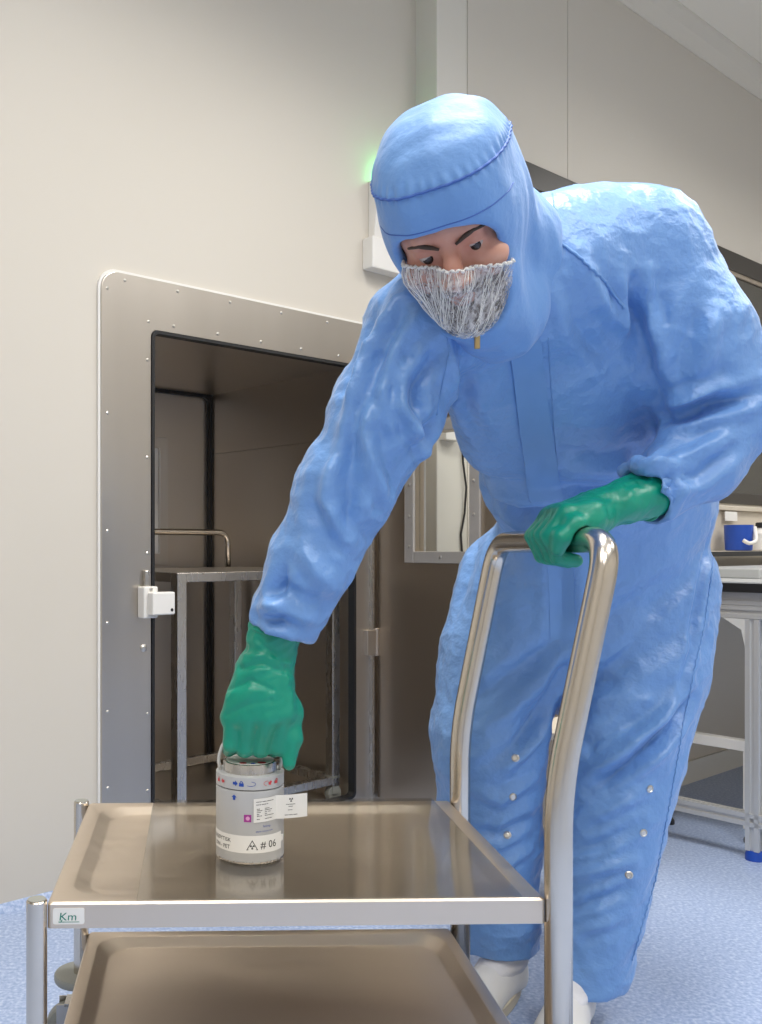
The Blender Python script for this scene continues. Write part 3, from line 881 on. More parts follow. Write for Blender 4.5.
# front of the can as seen: angle 0 faces the camera
F0 = math.atan2(-cc.y, -cc.x)
def cyl(x, z, r):
    a = F0 + x / CR
    return (r * math.cos(a), r * math.sin(a), z)
def cyl_band(x0, x1, z0, z1, r0, r1, n=24):
    rings = [[cyl(x0 + (x1-x0)*k/n, z0, r0), cyl(x0 + (x1-x0)*k/n, z1, r0), cyl(x0 + (x1-x0)*k/n, z1, r1), cyl(x0 + (x1-x0)*k/n, z0, r1)] for k in range(n + 1)]
    m_ = MB(CB); m_.loft(rings); return m_
def cyl_text(s, size, x, z, r, rot=0., sx=1.):
    g = text_geo(s, size)
    return MB(CB).add([cyl(x + v[0]*sx*math.cos(rot) - v[1]*math.sin(rot), z + v[1]*math.cos(rot) + v[0]*sx*math.sin(rot), r) for v in g[0]], g[1])
def cyl_shape(polys, x, z, r):
    m_ = MB(CB)
    for poly in polys: m_.add([cyl(x + p[0], z + p[1], r) for p in poly], [tuple(range(len(poly)))])
    return m_
bandl = cyl_band(-.105, .060, .0175, .0445, CR + .0001, CR + .0005, 48); bandl = bandl.build('warning_label', M['paper'], cn, smooth='auto')
cyl_band(.060, .066, .029, .038, CR + .0001, CR + .0016, 4).build('label_corner', M['paper'], cn)
RT = CR + .0008
cyl_text('MASØYTISK', .0088, -.078, .0325, RT, .0).build('writing', M['ink'], bandl)
cyl_text('LON - PET', .0088, -.0735, .0215, RT, .0).build('writing', M['ink'], bandl)
cyl_text('# 06', .0165, .0165, .0245, RT, .0, .95).build('writing', M['ink'], bandl)
def tri_ring(s, t):
    A = [(-s, 0), (s, 0), (0, s*1.72)]; c_ = (0, s*.573)
    B = [(c_[0] + (p[0]-c_[0])*(1-t), c_[1] + (p[1]-c_[1])*(1-t)) for p in A]
    return [[A[i], A[(i+1) % 3], B[(i+1) % 3], B[i]] for i in range(3)]
def trefoil(cx, cy, r0, r1, rc):
    P_ = []
    for k in range(3):
        a0 = PI/2 + PI/3 + k*2*PI/3 - PI/6 - PI/6
        a0 = -PI/2 - PI/6 + k*2*PI/3
        arc = [a0 + PI/3*i/5 for i in range(6)]
        P_.append([(cx + r0*math.cos(a), cy + r0*math.sin(a)) for a in arc] + [(cx + r1*math.cos(a), cy + r1*math.sin(a)) for a in reversed(arc)])
    P_.append([(cx + rc*math.cos(2*PI*i/8), cy + rc*math.sin(2*PI*i/8)) for i in range(8)])
    return P_
cyl_shape(tri_ring(.0092, .2) + trefoil(0, .0052, .0013, .0038, .0009), .0035, .0225, RT).build('warning_sign', M['ink'], bandl)
# prints on collar and body
def arrow(d=1, s=.0045, rot=0):
    P_ = [(-s, 0), (0, s*.9), (s, 0), (s*.45, 0), (s*.45, -s*.9), (-s*.45, -s*.9), (-s*.45, 0)]
    c_, n_ = math.cos(rot), math.sin(rot)
    return [[(p[0]*c_ - p[1]*n_, p[0]*n_ + p[1]*c_) for p in P_]]
def lock(open_=False, s=.0036):
    P_ = [[(-s, -s), (s, -s), (s, s*.35), (-s, s*.35)]]
    o_ = s*.5 if open_ else 0
    for i in range(6):
        a, b_ = PI*i/6, PI*(i+1)/6
        P_.append([(o_ + s*.75*math.cos(a), s*.3 + s*.95*math.sin(a)), (o_ + s*.75*math.cos(b_), s*.3 + s*.95*math.sin(b_)), (o_ + s*.42*math.cos(b_), s*.3 + s*.6*math.sin(b_)), (o_ + s*.42*math.cos(a), s*.3 + s*.6*math.sin(a))])
    return P_
def curve_line(a0, a1, rx, ry, w_=.0007):
    P_ = []
    for i in range(8):
        a, b_ = a0 + (a1-a0)*i/8, a0 + (a1-a0)*(i+1)/8
        P_.append([((rx-w_/2)*math.cos(a), (ry-w_/2)*math.sin(a)), ((rx+w_/2)*math.cos(a), (ry+w_/2)*math.sin(a)), ((rx+w_/2)*math.cos(b_), (ry+w_/2)*math.sin(b_)), ((rx-w_/2)*math.cos(b_), (ry-w_/2)*math.sin(b_))])
    return P_
zc = .1255
cyl_shape(arrow(1, .0046, -PI/2) , -.0235, zc, RT).build('blue_print', M['ink_blue'], cl)
cyl_shape(lock(False, .0038), -.0135, zc - .0005, RT).build('blue_print', M['ink_blue'], cl)
cyl_shape(curve_line(-PI*.75, PI*.45, .008, .0035), .001, zc, RT).build('blue_print', M['ink_blue'], cl)
cyl_shape(arrow(1, .0042, PI*.75), .033, zc, RT).build('red_print', M['ink_red'], cl)
cyl_shape(lock(True, .0034), .0455, zc + .001, RT).build('red_print', M['ink_red'], cl)
cyl_shape(curve_line(PI*.5, PI*1.4, .007, .0035), .029, zc, RT).build('red_print', M['ink_red'], cl)
cyl_shape(arrow(1, .0042, PI/2), -.0485, zc, RT).build('red_print', M['ink_red'], cl)
cyl_shape(lock(True, .0034), -.061, zc, RT).build('red_print', M['ink_red'], cl)
cyl_shape(arrow(1, .0046), -.0255, .1035, RT).build('blue_print', M['ink_blue'], cn)
cyl_band(-.0095, .002, .066, .0775, CR + .0001, CR + .0004, 4).build('purple_print', M['ink_purple'], cn)
cyl_shape([[(.0032*math.cos(2*PI*i/14), .0032*math.sin(2*PI*i/14)) for i in range(14)]], -.0035, .072, RT).build('pink_print', M['ink_pink'], cn)
cyl_text('Isotop', .0052, .0205, .0575, RT).build('blue_writing', M['ink_blue'], cn)
cyl_text('www.rotem.com', .0042, .009, .0498, RT, .03).build('blue_writing', M['ink_blue'], cn)
# paper label standing off the can to the right
lw_ = .0335
pts = [cyl(x, 0, CR + .0012) for x in np.linspace(.0055, .045, 12)]
p_end = Vector(pts[-1]); tdir = (p_end - Vector(pts[-2])).normalized()
tdir = (tdir * .3 + Vector((1, -.12, 0)) * .7).normalized()
path = [Vector(p) for p in pts]
nrm0 = Vector((0, -1, 0))
for k in range(1, 9): path.append(p_end + tdir * (.050 * k / 8) + Vector((0, -.003 * math.sin(k/8*PI), 0)))
lens = [0]
for a, b_ in zip(path[:-1], path[1:]): lens.append(lens[-1] + (b_ - a).length)
LT = lens[-1]
def lab(s, t, off=0.):
    """point on the label: s along, t up"""
    s = min(max(s, 0), LT - 1e-6)
    i = max(j for j in range(len(lens) - 1) if lens[j] <= s); q = (s - lens[i]) / (lens[i+1] - lens[i])
    p = path[i].lerp(path[i+1], q); d = (path[i+1] - path[i]).normalized(); n = Vector((d.y, -d.x, 0))
    return p + n * off + Vector((0, 0, .0655 + t * 1.1 + .004 * s / LT))
m_ = MB(CB); m_.loft([[lab(s, 0), lab(s, lw_), lab(s, lw_, .0005), lab(s, 0, .0005)] for s in np.linspace(0, LT, 26)])
pl = m_.build('paper_label', M['paper'], cn, smooth='auto')
def lab_text(s_, size, x, z):
    g = text_geo(s_, size); return MB(CB).add([lab(x + v[0], z + v[1], .0009) for v in g[0]], g[1])
pb = MB(CB)
def dash(x0, x1, z, h=.0009):
    pb.add([lab(x0, z, .0009), lab(x1, z, .0009), lab(x1, z + h, .0009), lab(x0, z + h, .0009)], [(0, 1, 2, 3)])
for r_, (z_, segs) in enumerate([(.0285, [(.004, .013), (.014, .021), (.022, .034)]), (.0245, [(.004, .012), (.013, .024)]),
        (.0185, [(.005, .010), (.018, .026)]), (.0162, [(.005, .014), (.018, .031)]), (.0135, [(.005, .011), (.018, .022), (.024, .028)]), (.0108, [(.005, .009), (.018, .022)]), (.0085, [(.005, .013), (.018, .034)]),
        (.0040, [(.005, .010), (.018, .031)]), (.0195, [(.056, .071)]), (.0165, [(.060, .067)]), (.0115, [(.059, .066)]), (.0045, [(.054, .060), (.061, .067), (.068, .074)])]):
    for (a, b_) in segs:
        x = a
        while x < b_:
            l_ = min(b_ - x, random.uniform(.0008, .0022)); dash(x, x + l_, z_); x += l_ + .0004
pb.build('fine_print', M['ink'], pl)
m_ = MB(CB)
for poly in trefoil(0, 0, .0011, .0032, .0007): m_.add([lab(.064 + p[0], .0265 + p[1], .0009) for p in poly], [tuple(range(len(poly)))])
m_.build('trefoil', M['ink'], pl)

# ================================================================== PERSON
H_C = Vector((.327, 1.313, 1.429))                      # middle of the head, at eye level
H_R = Matrix.Rotation(math.radians(-11), 3, 'Y') @ Matrix.Rotation(math.radians(-25), 3, 'Z') @ Matrix.Rotation(math.radians(35), 3, 'X')
HR = np.array(H_R)
def hd(x, y, z): return H_C + H_R @ Vector((x, y, z))

# joints (photo pixel, depth)
J = dict(pelvis=at(585, 575, 2.04), waist=at(600, 490, 1.95), chest=at(562, 385, 1.73), upper=at(545, 290, 1.56), neck=at(520, 255, 1.46),
    sh_r=at(424, 328, 1.45), el_r=at(345, 490, 1.47), wr_r=at(276, 640, 1.495),
    sh_l=at(640, 252, 1.57), el_l=at(722, 428, 1.60), wr_l=at(645, 495, 1.53),
    hip_r=at(510, 590, 2.03), kn_r=at(489, 745, 1.98), an_r=Vector((.622, 2.04, .13)),
    hip_l=at(640, 600, 2.02), kn_l=at(624, 750, 1.93), an_l=Vector((.724, 1.92, .13)))
sh_axis = (J['sh_l'] - J['sh_r']).normalized()
tor_axis = (J['upper'] - J['pelvis']).normalized()
tor_n = sh_axis.cross(tor_axis).normalized()             # front-back of the torso

# ---- body: one continuous mesh, fine where the face is
def axis_mix(lo, hi, flo, fhi, c, f):
    a = list(np.arange(lo, flo, c)) + list(np.arange(flo, fhi, f)) + list(np.arange(fhi, hi + c, c))
    return a
hv = [hd(x, y, z) for x in (-.085, .085) for y in (-.14, .02) for z in (-.14, .06)]
mn = [min(p[i] for p in hv) for i in range(3)]; mx = [max(p[i] for p in hv) for i in range(3)]
S = SDF(axes=[axis_mix(.0, .98, mn[0], mx[0], .011, .0024), axis_mix(1.18, 2.22, mn[1], mx[1], .011, .0024), axis_mix(.02, 1.62, mn[2], mx[2], .011, .0024)])
S.chain([(J['pelvis'], .15), (J['waist'], .14), (J['chest'], .15), (J['upper'], .11)], .05, (tor_n, .68))
S.chain([(J['sh_r'], .05), (J['upper'], .08), (J['sh_l'], .05)], .04)
S.chain([(J['upper'], .07), (J['neck'], .058), (hd(0, .03, -.05), .056)], .03)
S.chain([(J['sh_r'], .052), (J['el_r'], .042), (J['wr_r'], .028), (at(263, 700, 1.50), .026)], .02)
S.chain([(J['sh_l'], .055), (J['el_l'], .045), (J['wr_l'], .030), (at(585, 517, 1.50), .024)], .02)
S.chain([(J['hip_r'], .09), (J['kn_r'], .06), (J['an_r'], .04)], .03)
S.chain([(J['hip_l'], .09), (J['kn_l'], .06), (J['an_l'], .04)], .03)
for a, yw in (('an_r', (-.67, -.74)), ('an_l', (-.5, -.866))):
    p = J[a]; S.chain([(p, .038), (Vector((p.x, p.y, .075)), .028), (Vector((p.x + yw[0]*.10, p.y + yw[1]*.10, .058)), .02)], .01)
# head and face
S.ell(hd(0, .018, .035), (.076, .096, .088), HR, .02)
S.ell(hd(0, -.024, -.042), (.063, .068, .078), HR, .03)
S.ell(hd(0, -.030, .030), (.072, .064, .056), HR, .02)
S.ell(hd(0, .0, -.03), (.078, .05, .05), HR, .02)
S.ell(hd(0, -.070, -.098), (.026, .022, .020), HR, .025)
S.cone(hd(-.034, -.083, .021), hd(.034, -.083, .021), .012, .012, .016)
for sx in (-1, 1):
    S.ell(hd(sx*.046, -.062, -.030), (.024, .026, .022), HR, .02)
    S.ell(hd(sx*.031, -.106, -.001), (.017, .017, .0115), HR, .012, op='sub')
S.chain([(hd(0, -.086, .012), .0085), (hd(0, -.104, -.018), .0105), (hd(0, -.114, -.036), .0135)], .010)
for sx in (-1, 1):
    S.ell(hd(sx*.013, -.100, -.040), (.009, .012, .009), HR, .007)
    S.ell(hd(sx*.006, -.112, -.049), (.004, .005, .004), HR, .004, op='sub')
    S.ell(hd(sx*.032, -.0735, .002), (.0165, .0145, .0135), HR, .004)        # lidded eyeballs
    S.cone(hd(sx*.019, -.0880, -.0035), hd(sx*.045, -.0815, -.0035), .0019, .0019, .002, op='sub')
    S.ell(hd(sx*.074, .030, -.010), (.010, .020, .032), HR, .01)             # ears
S.ell(hd(0, -.084, -.0655), (.024, .012, .0065), HR, .006)
S.ell(hd(0, -.082, -.0765), (.021, .012, .0075), HR, .006)
S.cone(hd(-.024, -.092, -.0708), hd(.024, -.092, -.0708), .0016, .0016, .003, op='sub')
V, F = S.nets(); V = relax(V, F, 1, .4)
me_root = np_mesh('person', V, F, M['skin'])
BASE = Vector((.66, 1.95, 0))
me_root.data.transform(Matrix.Translation(-BASE)); me_root.location = BASE
PERSON = tag(me_root, 'person in a pale blue hooded coverall and green gloves bending over the trolley, white net over beard, one hand on the can and one on the handle', 'person')
PERSON['label'] = 'person in blue hooded coverall, green gloves and white beard net, reaching for the can'

# eyes and brows
for sx in (-1, 1):
    m_ = MB(lambda p: hd(sx*.032 + p.x, -.0745 + p.y, -.002 + p.z))
    m_.lathe([(.0126*math.sin(a) + 1e-4, -.0126*math.cos(a)) for a in np.linspace(0, PI, 14)], n=20)
    ey = m_.build('eye', M['eye'], PERSON, smooth=True)
    m_ = MB(lambda p: hd(sx*.032 + .001 + p.x, -.0745 + p.y, -.002 + p.z))
    m_.lathe([(.0070*q, -.0128 + .0021*q*q) for q in (.01, .35, .7, 1.)], n=18, axis='Y')
    m_.v = [p - H_R @ Vector((0, 0, .0030)) for p in m_.v]
    m_.build('iris', M['iris'], ey, smooth=True)
    pth = [hd(sx*x, y, z) for x, y, z in ((.011, -.0985, .0095), (.022, -.0965, .0150), (.036, -.0915, .0195), (.052, -.0845, .0185))]
    pth = [p + H_R @ Vector((0, -.0022, .0)) for p in pth]
    m_ = MB(); m_.tube(resample(pth, .004), [.0014 + .0020*math.sin(PI*(i+.8)/12) for i in range(len(resample(pth, .004)))], 8)
    m_.build('eyebrow', M['hair'], PERSON, smooth=True)

# dark beard (moustache and jaw) under the net
S = SDF([min(hd(x, y, z)[i] for x in (-.08, .08) for y in (-.15, .03) for z in (-.14, -.02)) for i in range(3)], [max(hd(x, y, z)[i] for x in (-.08, .08) for y in (-.15, .03) for z in (-.14, -.02)) for i in range(3)], .003)
S.ell(hd(0, -.026, -.068), (.064, .070, .056), HR, .01)
S.ell(hd(0, -.068, -.100), (.031, .029, .026), HR, .02)
S.cone(hd(-.03, -.080, -.058), hd(.03, -.080, -.058), .010, .010, .01)
for sx in (-1, 1): S.ell(hd(sx*.046, -.062, -.026), (.028, .036, .026), HR, .008, op='sub')
S.ell(hd(0, -.1, -.071), (.020, .03, .0085), HR, .003, op='sub')
S.plane(hd(0, 0, -.040), H_R @ Vector((0, 0, 1)))
S.plane(hd(0, -.03, 0), H_R @ Vector((0, 1, 0)))
V, F = S.nets(); np_mesh('beard', V, F, M['beard'], PERSON)

# white beard net: thin bag over mouth and chin, ruffled elastic on top
lo = [min(hd(x, y, z)[i] for x in (-.1, .1) for y in (-.16, .05) for z in (-.16, .02)) for i in range(3)]
hi = [max(hd(x, y, z)[i] for x in (-.1, .1) for y in (-.16, .05) for z in (-.16, .02)) for i in range(3)]
S = SDF(lo, hi, .003)
S.ell(hd(0, -.026, -.055), (.074, .080, .078), HR, .01)
S.ell(hd(0, -.072, -.106), (.036, .036, .030), HR, .03)
S.chain([(hd(0, -.104, -.015), .0165), (hd(0, -.114, -.038), .0195)], .02)
for sx in (-1, 1): S.ell(hd(sx*.046, -.060, -.030), (.030, .034, .030), HR, .015)
net_n = H_R @ Vector((.28, .22, 1)); net_p = hd(0, -.112, -.016)
S.shell(.004)
S.D = S.D  # thin shell
S2 = S
S2.plane(net_p, net_n)
S2.plane(hd(0, .02, 0), H_R @ Vector((0, 1, 0)))
V, F = S2.nets(); N = vnormals(V, F)
V = V + N * (.0012 * perlin(V * 90.))[:, None]
bnet = np_mesh('beard_net', V, F, M['net'], PERSON)
# elastic edge: wavy band round the top of the net
SB = SDF(lo, hi, .004)
SB.ell(hd(0, -.026, -.055), (.074, .080, .078), HR, .01); SB.chain([(hd(0, -.104, -.015), .0165), (hd(0, -.114, -.038), .0195)], .02)
for sx in (-1, 1): SB.ell(hd(sx*.046, -.060, -.030), (.030, .034, .030), HR, .015)
Vb, Fb = SB.nets(); bvb = bvh_of(Vb, Fb)
ring = []
nn = net_n.normalized(); e2 = H_R @ Vector((1, 0, 0)); e2 = (e2 - nn * e2.dot(nn)).normalized(); e1 = e2.cross(nn).normalized()
if e1.dot(H_R @ Vector((0, -1, 0))) < 0: e1 = -e1
cen = hd(0, -.03, 0); cen = cen - nn * ((cen - net_p).dot(nn)) - nn * .002
for i in range(121):
    a = math.radians(-78 + 152 * i / 120.)
    d = e1 * math.cos(a) + e2 * math.sin(a)
    h = bvb.ray_cast(cen + d * .3, -d)[0]
    if h: ring.append(h + d * (.0008 + .0016 * math.sin(i * 1.9)) + nn * (.0016 * math.sin(i * 1.25 + .5)))
m_ = MB(); m_.tube(ring, [.0016 + .0010*math.sin(i*1.9) for i in range(len(ring))], 7); m_.build('elastic_band', M['paper'], bnet, smooth=True)
# fine threads hanging down in the net
th = MB()
SB.ell(hd(0, -.072, -.106), (.036, .036, .030), HR, .03)
Vb, Fb = SB.nets(); bvb = bvh_of(Vb, Fb)
for i in range(48):
    a0 = math.radians(rng.uniform(-75, 75)); a1 = a0 * rng.uniform(.55, .95); pts = []
    for k in range(9):
        q = k / 8.; a = a0 + (a1 - a0) * q + .03 * math.sin(k * 1.7 + i)
        c_ = cen - nn * (.105 * q * rng.uniform(.96, 1.))
        d = e1 * math.cos(a) + e2 * math.sin(a)
        h = bvb.ray_cast(c_ + d * .3, -d)[0]
        if h and (h - c_).dot(d) > .0: pts.append(h + d * .0008)
    if len(pts) > 3: th.tube(pts, rng.uniform(.0003, .00055), 4)
tag(th.build('net_threads', M['paper'], bnet), kind='stuff')

# ---- hood
lo = [-.02 + min(hd(x, y, z)[i] for x in (-.14, .14) for y in (-.16, .16) for z in (-.14, .2)) for i in range(3)]
hi = [.02 + max(hd(x, y, z)[i] for x in (-.14, .14) for y in (-.16, .16) for z in (-.14, .2)) for i in range(3)]
hi[0] = max(hi[0], .66); hi[1] = max(hi[1], 1.62); lo[2] = min(lo[2], 1.22)
S = SDF(lo, hi, .0030)
S.ell(hd(.004, .015, .050), (.091, .126, .088), HR, .02, n=2.8)
S.ell(hd(.006, .03, .095), (.083, .106, .062), HR, .03)
S.ell(hd(.002, .02, -.03), (.088, .098, .10), HR, .04)
S.chain([(hd(.004, .05, .02), .094), (at(499, 245, 1.44), .080), (at(505, 285, 1.47), .085)], .04)
S.cone(hd(0, -.03, -.10), at(497, 318, 1.42), .062, .068, .04)
S.shell(.010)
S.ell(hd(-.013, -.15, -.052), (.084, .118, .088), HR, .006, op='sub', n=3.4)
V, F = S.nets(); V = relax(V, F, 2, .5); N = vnormals(V, F)
L_ = (V - np.array(H_C)) @ HR                       # head-local coordinates
fold = .0022 * perlin(L_ * np.array([30, 30, 9])) + .0030 * perlin(L_ * np.array([14, 14, 5]) + 7)
neckw = 1 / (1 + np.exp((L_[:, 2] + .02) / .02))
fold = fold * (.9 + 1.2 * neckw)
ztop = np.clip((L_[:, 2] - .085) / .02, 0, 1)
fold += ztop * .003 * perlin(L_ * np.array([22, 22, 22]) + 3)
gath = np.exp(-((L_[:, 2] - .093) / .010)**2)          # gathers along the crown seam
fold += gath * .0016 * np.sin(np.arctan2(L_[:, 0], -L_[:, 1]) * 42 + 2*perlin(L_*20))
V = V + N * fold[:, None]
V = relax(V, F, 1, .4)
HOOD = np_mesh('hood', V, F, M['hood'], PERSON)
bvh_h = bvh_of(V, F)
def hood_line(z0, a0, a1, dz=0., n=90, off=.001, tilt=0.):
    out = []
    for i in range(n + 1):
        a = math.radians(a0 + (a1 - a0) * i / n)
        d = H_R @ Vector((math.sin(a), -math.cos(a), 0))
        c_ = hd(0, .015, z0 + tilt * (-math.cos(a)) + dz * i / n)
        h = bvh_h.ray_cast(c_ + d * .35, -d)[0]
        if h: out.append(h + d * off)
    return out
m_ = MB(); m_.tube(hood_line(.090, -175, 175, n=160), .0019, 6); m_.build('crown_seam', M['seam'], HOOD, smooth=True)
m_ = MB(); m_.tube(hood_line(.042, -62, 62, n=60, off=.0002), .0009, 5); m_.build('brow_seam', M['seam'], HOOD, smooth=True)

# ---- coverall
S = SDF((.02, 1.24, .06), (1.12, 2.32, 1.64), .0047)
fl = (tor_n, .72)
S.chain([(at(585, 610, 2.05), .252), (at(608, 520, 1.99), .232), (at(588, 440, 1.84), .215), (at(566, 370, 1.70), .205), (at(545, 305, 1.57), .165)], .05, fl)
S.cone(at(545, 270, 1.52), at(592, 245, 1.58), .105, .098, .06)
S.chain([(J['sh_r'] + Vector((.01, .02, 0)), .088), (at(520, 285, 1.52), .10), (J['sh_l'], .100)], .05)
S.chain([(at(474, 385, 1.56), .058), (at(494, 440, 1.70), .054)], .04)
# his right arm, reaching down
S.chain([(J['sh_r'], .090), (at(385, 415, 1.46), .083), (J['el_r'], .075), (at(310, 565, 1.48), .066), (at(288, 612, 1.49), .056), (at(277, 640, 1.495), .047)], .025)
# his left arm, bent to the handle
S.chain([(J['sh_l'], .102), (at(680, 335, 1.57), .106), (at(718, 402, 1.585), .092)], .03)
S.chain([(at(722, 412, 1.585), .090), (at(695, 462, 1.565), .068), (at(650, 492, 1.535), .052), (at(636, 498, 1.525), .050)], .03)
# legs
S.chain([(at(524, 590, 2.04), .148), (at(501, 660, 2.01), .126), (at(488, 735, 1.99), .117), (at(490, 830, 2.03), .106), (at(498, 965, 2.06), .088)], .03)
S.chain([(at(640, 590, 2.03), .160), (at(636, 670, 1.98), .140), (at(623, 745, 1.94), .120), (at(607, 850, 1.93), .100), (at(584, 1000, 1.93), .078)], .010)
# cut the cuffs and hems, hollow them a little
def cuff(p, d, r, box=.13):
    p = Vector(p); d = Vector(d).normalized()
    S.plane(p, d, box=([p[i] - box for i in range(3)], [p[i] + box for i in range(3)]))
    S.cone(p + d * .05, p - d * .035, r, r, .003, op='sub')
cuff(at(279, 632, 1.495), at(270, 660, 1.497) - at(288, 612, 1.49), .040, .07)
cuff(at(643, 495, 1.53), at(636, 499, 1.525) - at(660, 486, 1.54), .0455, .06)
cuff(at(500, 944, 2.06), (.0, .02, -1), .070, .13)
cuff(at(585, 984, 1.93), (.10, .02, -1), .064, .13)
V, F = S.nets(); V = relax(V, F, 4, .5); N = vnormals(V, F)
bv0 = bvh_of(V, F)

def seg_dist(P, A, B):
    A = np.array(A); B = np.array(B); ba = B - A; L2 = max(ba @ ba, 1e-12)
    t = np.clip(((P - A) @ ba) / L2, 0, 1)
    return np.linalg.norm(P - A - t[:, None] * ba, axis=1), t
def part_w(chain, r):
    d = np.full(len(V), 9.)
    for a, b_ in zip(chain[:-1], chain[1:]): d = np.minimum(d, seg_dist(V, a, b_)[0])
    return np.clip((r - d) / .03, 0, 1)
def frame_noise(along, freq_a, freq_c, seed, warp=.0):
    """folds that run along a direction: slow along it, quick across"""
    a = np.array(Vector(along).normalized()); t = np.array([0, 1., 0]); b_ = np.cross(a, t); b_ /= np.linalg.norm(b_); c_ = np.cross(a, b_)
    P = np.stack([V @ a * freq_a, V @ b_ * freq_c, V @ c_ * freq_c], 1) + seed
    if warp: P[:, 1] += warp * perlin(V * 7 + seed); P[:, 2] += warp * perlin(V * 7 + seed + 31)
    return perlin(P)
def ridged(n): return 1 - 2 * np.abs(n)
disp = .0030 * perlin(V * 9.) + .0016 * perlin(V * 21. + 5)
w_ar = part_w([J['sh_r'], J['el_r'], J['wr_r']], .13)
w_al = part_w([J['sh_l'], J['el_l'], J['wr_l']], .135)
w_lr = part_w([at(502, 640, 2.01), J['kn_r'], J['an_r']], .18)
w_ll = part_w([at(634, 640, 1.99), J['kn_l'], J['an_l']], .19) * (1 - w_lr * .5)
def crumple(freq, seed):
    P = V * freq + seed + .5 * np.stack([perlin(V * freq * .5 + 3), perlin(V * freq * .5 + 13), perlin(V * freq * .5 + 23)], 1)
    return np.sqrt(np.abs(perlin(P)) + .02)
disp += -.0042 * crumple(17., 2) - .0014 * crumple(34., 51)
w_t = np.clip(1 - w_ar - w_al - w_lr - w_ll, 0, 1)
disp += w_ar * (.0055 * frame_noise((.35, 0, -1), 5, 17, 3, .8) + .003 * ridged(frame_noise((.6, .2, -.8), 8, 26, 13, .6)))
disp += w_al * (.0040 * frame_noise((.4, 0, -1), 4, 13, 9, .8) + .0028 * ridged(frame_noise((-.9, -.1, -.5), 6, 22, 21, .6)))
disp += w_t * (.0030 * frame_noise((.35, 0, -1), 3.5, 11, 17, .8) + .0022 * frame_noise((.9, .1, .4), 4, 16, 27, .6))
disp += w_ll * (.0050 * frame_noise((.8, .1, .45), 4, 14, 33, .8) + .0028 * ridged(frame_noise((.8, .1, .55), 6, 22, 43, .6)))
disp += w_lr * (.0040 * frame_noise((.75, .1, .5), 4, 13, 37, .8) + .0026 * ridged(frame_noise((.8, .1, .5), 6, 22, 47, .6)))
# drawn folds: (pixel path, width m, height m)
FOLDS = [
 # right sleeve
 ([(395, 300), (372, 345), (358, 390)], .016, .010), ([(420, 312), (395, 350), (385, 390), (392, 425)], .012, .010), ([(440, 350), (415, 385), (418, 420)], .012, -.010),
 ([(405, 370), (402, 405), (420, 440), (432, 470)], .010, .011), ([(375, 395), (365, 430), (372, 470), (392, 505)], .013, .010), ([(368, 345), (352, 395), (343, 440)], .012, .008),
 ([(360, 430), (350, 470), (352, 505), (340, 545)], .013, -.008), ([(334, 450), (325, 500), (345, 540), (368, 555)], .012, .009),
 ([(300, 545), (318, 575), (338, 590)], .014, .009), ([(283, 560), (276, 590), (300, 605), (322, 607)], .014, -.013), ([(262, 610), (285, 600), (312, 612)], .013, .012), ([(255, 618), (280, 622), (308, 632)], .010, -.008),
 ([(440, 415), (425, 440), (410, 455)], .016, -.012),
 # torso
 ([(470, 350), (462, 400), (480, 440)], .014, -.006), ([(440, 320), (452, 365), (455, 405)], .013, .006), ([(580, 250), (600, 300), (640, 350)], .014, .008), ([(560, 270), (580, 330), (612, 372)], .014, -.006),
 ([(487, 497), (520, 515), (560, 517)], .022, -.022), ([(470, 470), (500, 490), (535, 500)], .02, .008), ([(560, 470), (610, 470), (650, 455)], .022, .009), ([(545, 490), (600, 492), (640, 480)], .016, -.008),
 ([(638, 285), (634, 330), (648, 375), (665, 412)], .016, -.011), ([(650, 270), (645, 300), (655, 340)], .012, .010), ([(625, 260), (622, 300), (630, 340)], .012, .007),
 # left sleeve
 ([(668, 420), (700, 408), (735, 400), (760, 392)], .013, -.016), ([(665, 405), (690, 395), (720, 385)], .012, .009), ([(700, 300), (685, 340), (672, 385)], .016, -.008), ([(720, 310), (712, 350), (700, 380)], .014, .007),
 ([(650, 470), (690, 455), (735, 430)], .013, .009), ([(660, 480), (700, 478), (735, 450)], .011, -.007), ([(622, 478), (645, 466), (672, 468)], .012, .012), ([(668, 470), (676, 490), (672, 510)], .010, -.012),
 # hips and legs
 ([(560, 640), (530, 660), (490, 690), (455, 705)], .018, -.009), ([(562, 650), (540, 680), (505, 715), (470, 735)], .017, .010), ([(560, 670), (545, 705), (515, 745), (480, 770)], .017, -.009), ([(555, 700), (540, 735), (510, 770)], .014, .008),
 ([(570, 640), (610, 620), (650, 590)], .022, -.007), ([(565, 645), (600, 660), (660, 620), (700, 590)], .02, .006), ([(590, 790), (630, 765), (665, 735), (695, 700)], .014, -.014), ([(585, 778), (625, 752), (660, 720), (690, 680)], .014, .010),
 ([(560, 690), (600, 700), (640, 690)], .018, .006), ([(560, 730), (590, 745), (640, 715)], .016, -.007),
 ([(575, 820), (610, 810), (650, 790)], .013, .007), ([(565, 850), (600, 845), (640, 825)], .012, -.007), ([(560, 880), (600, 870), (635, 860)], .012, .008), ([(555, 915), (585, 905), (630, 890)], .011, -.007), ([(560, 945), (585, 930), (620, 920)], .011, .006),
 ([(475, 790), (500, 800), (535, 780)], .014, .007), ([(470, 830), (500, 835), (535, 815)], .013, -.007), ([(478, 870), (505, 865), (530, 850)], .012, .007), ([(480, 910), (510, 905), (530, 890)], .012, -.006),
 ([(488, 505), (470, 560), (455, 620)], .02, -.006), ([(562, 560), (563, 600), (560, 640)], .02, -.010),
 ([(714, 520), (700, 590), (690, 660), (672, 720)], .010, -.006),
]
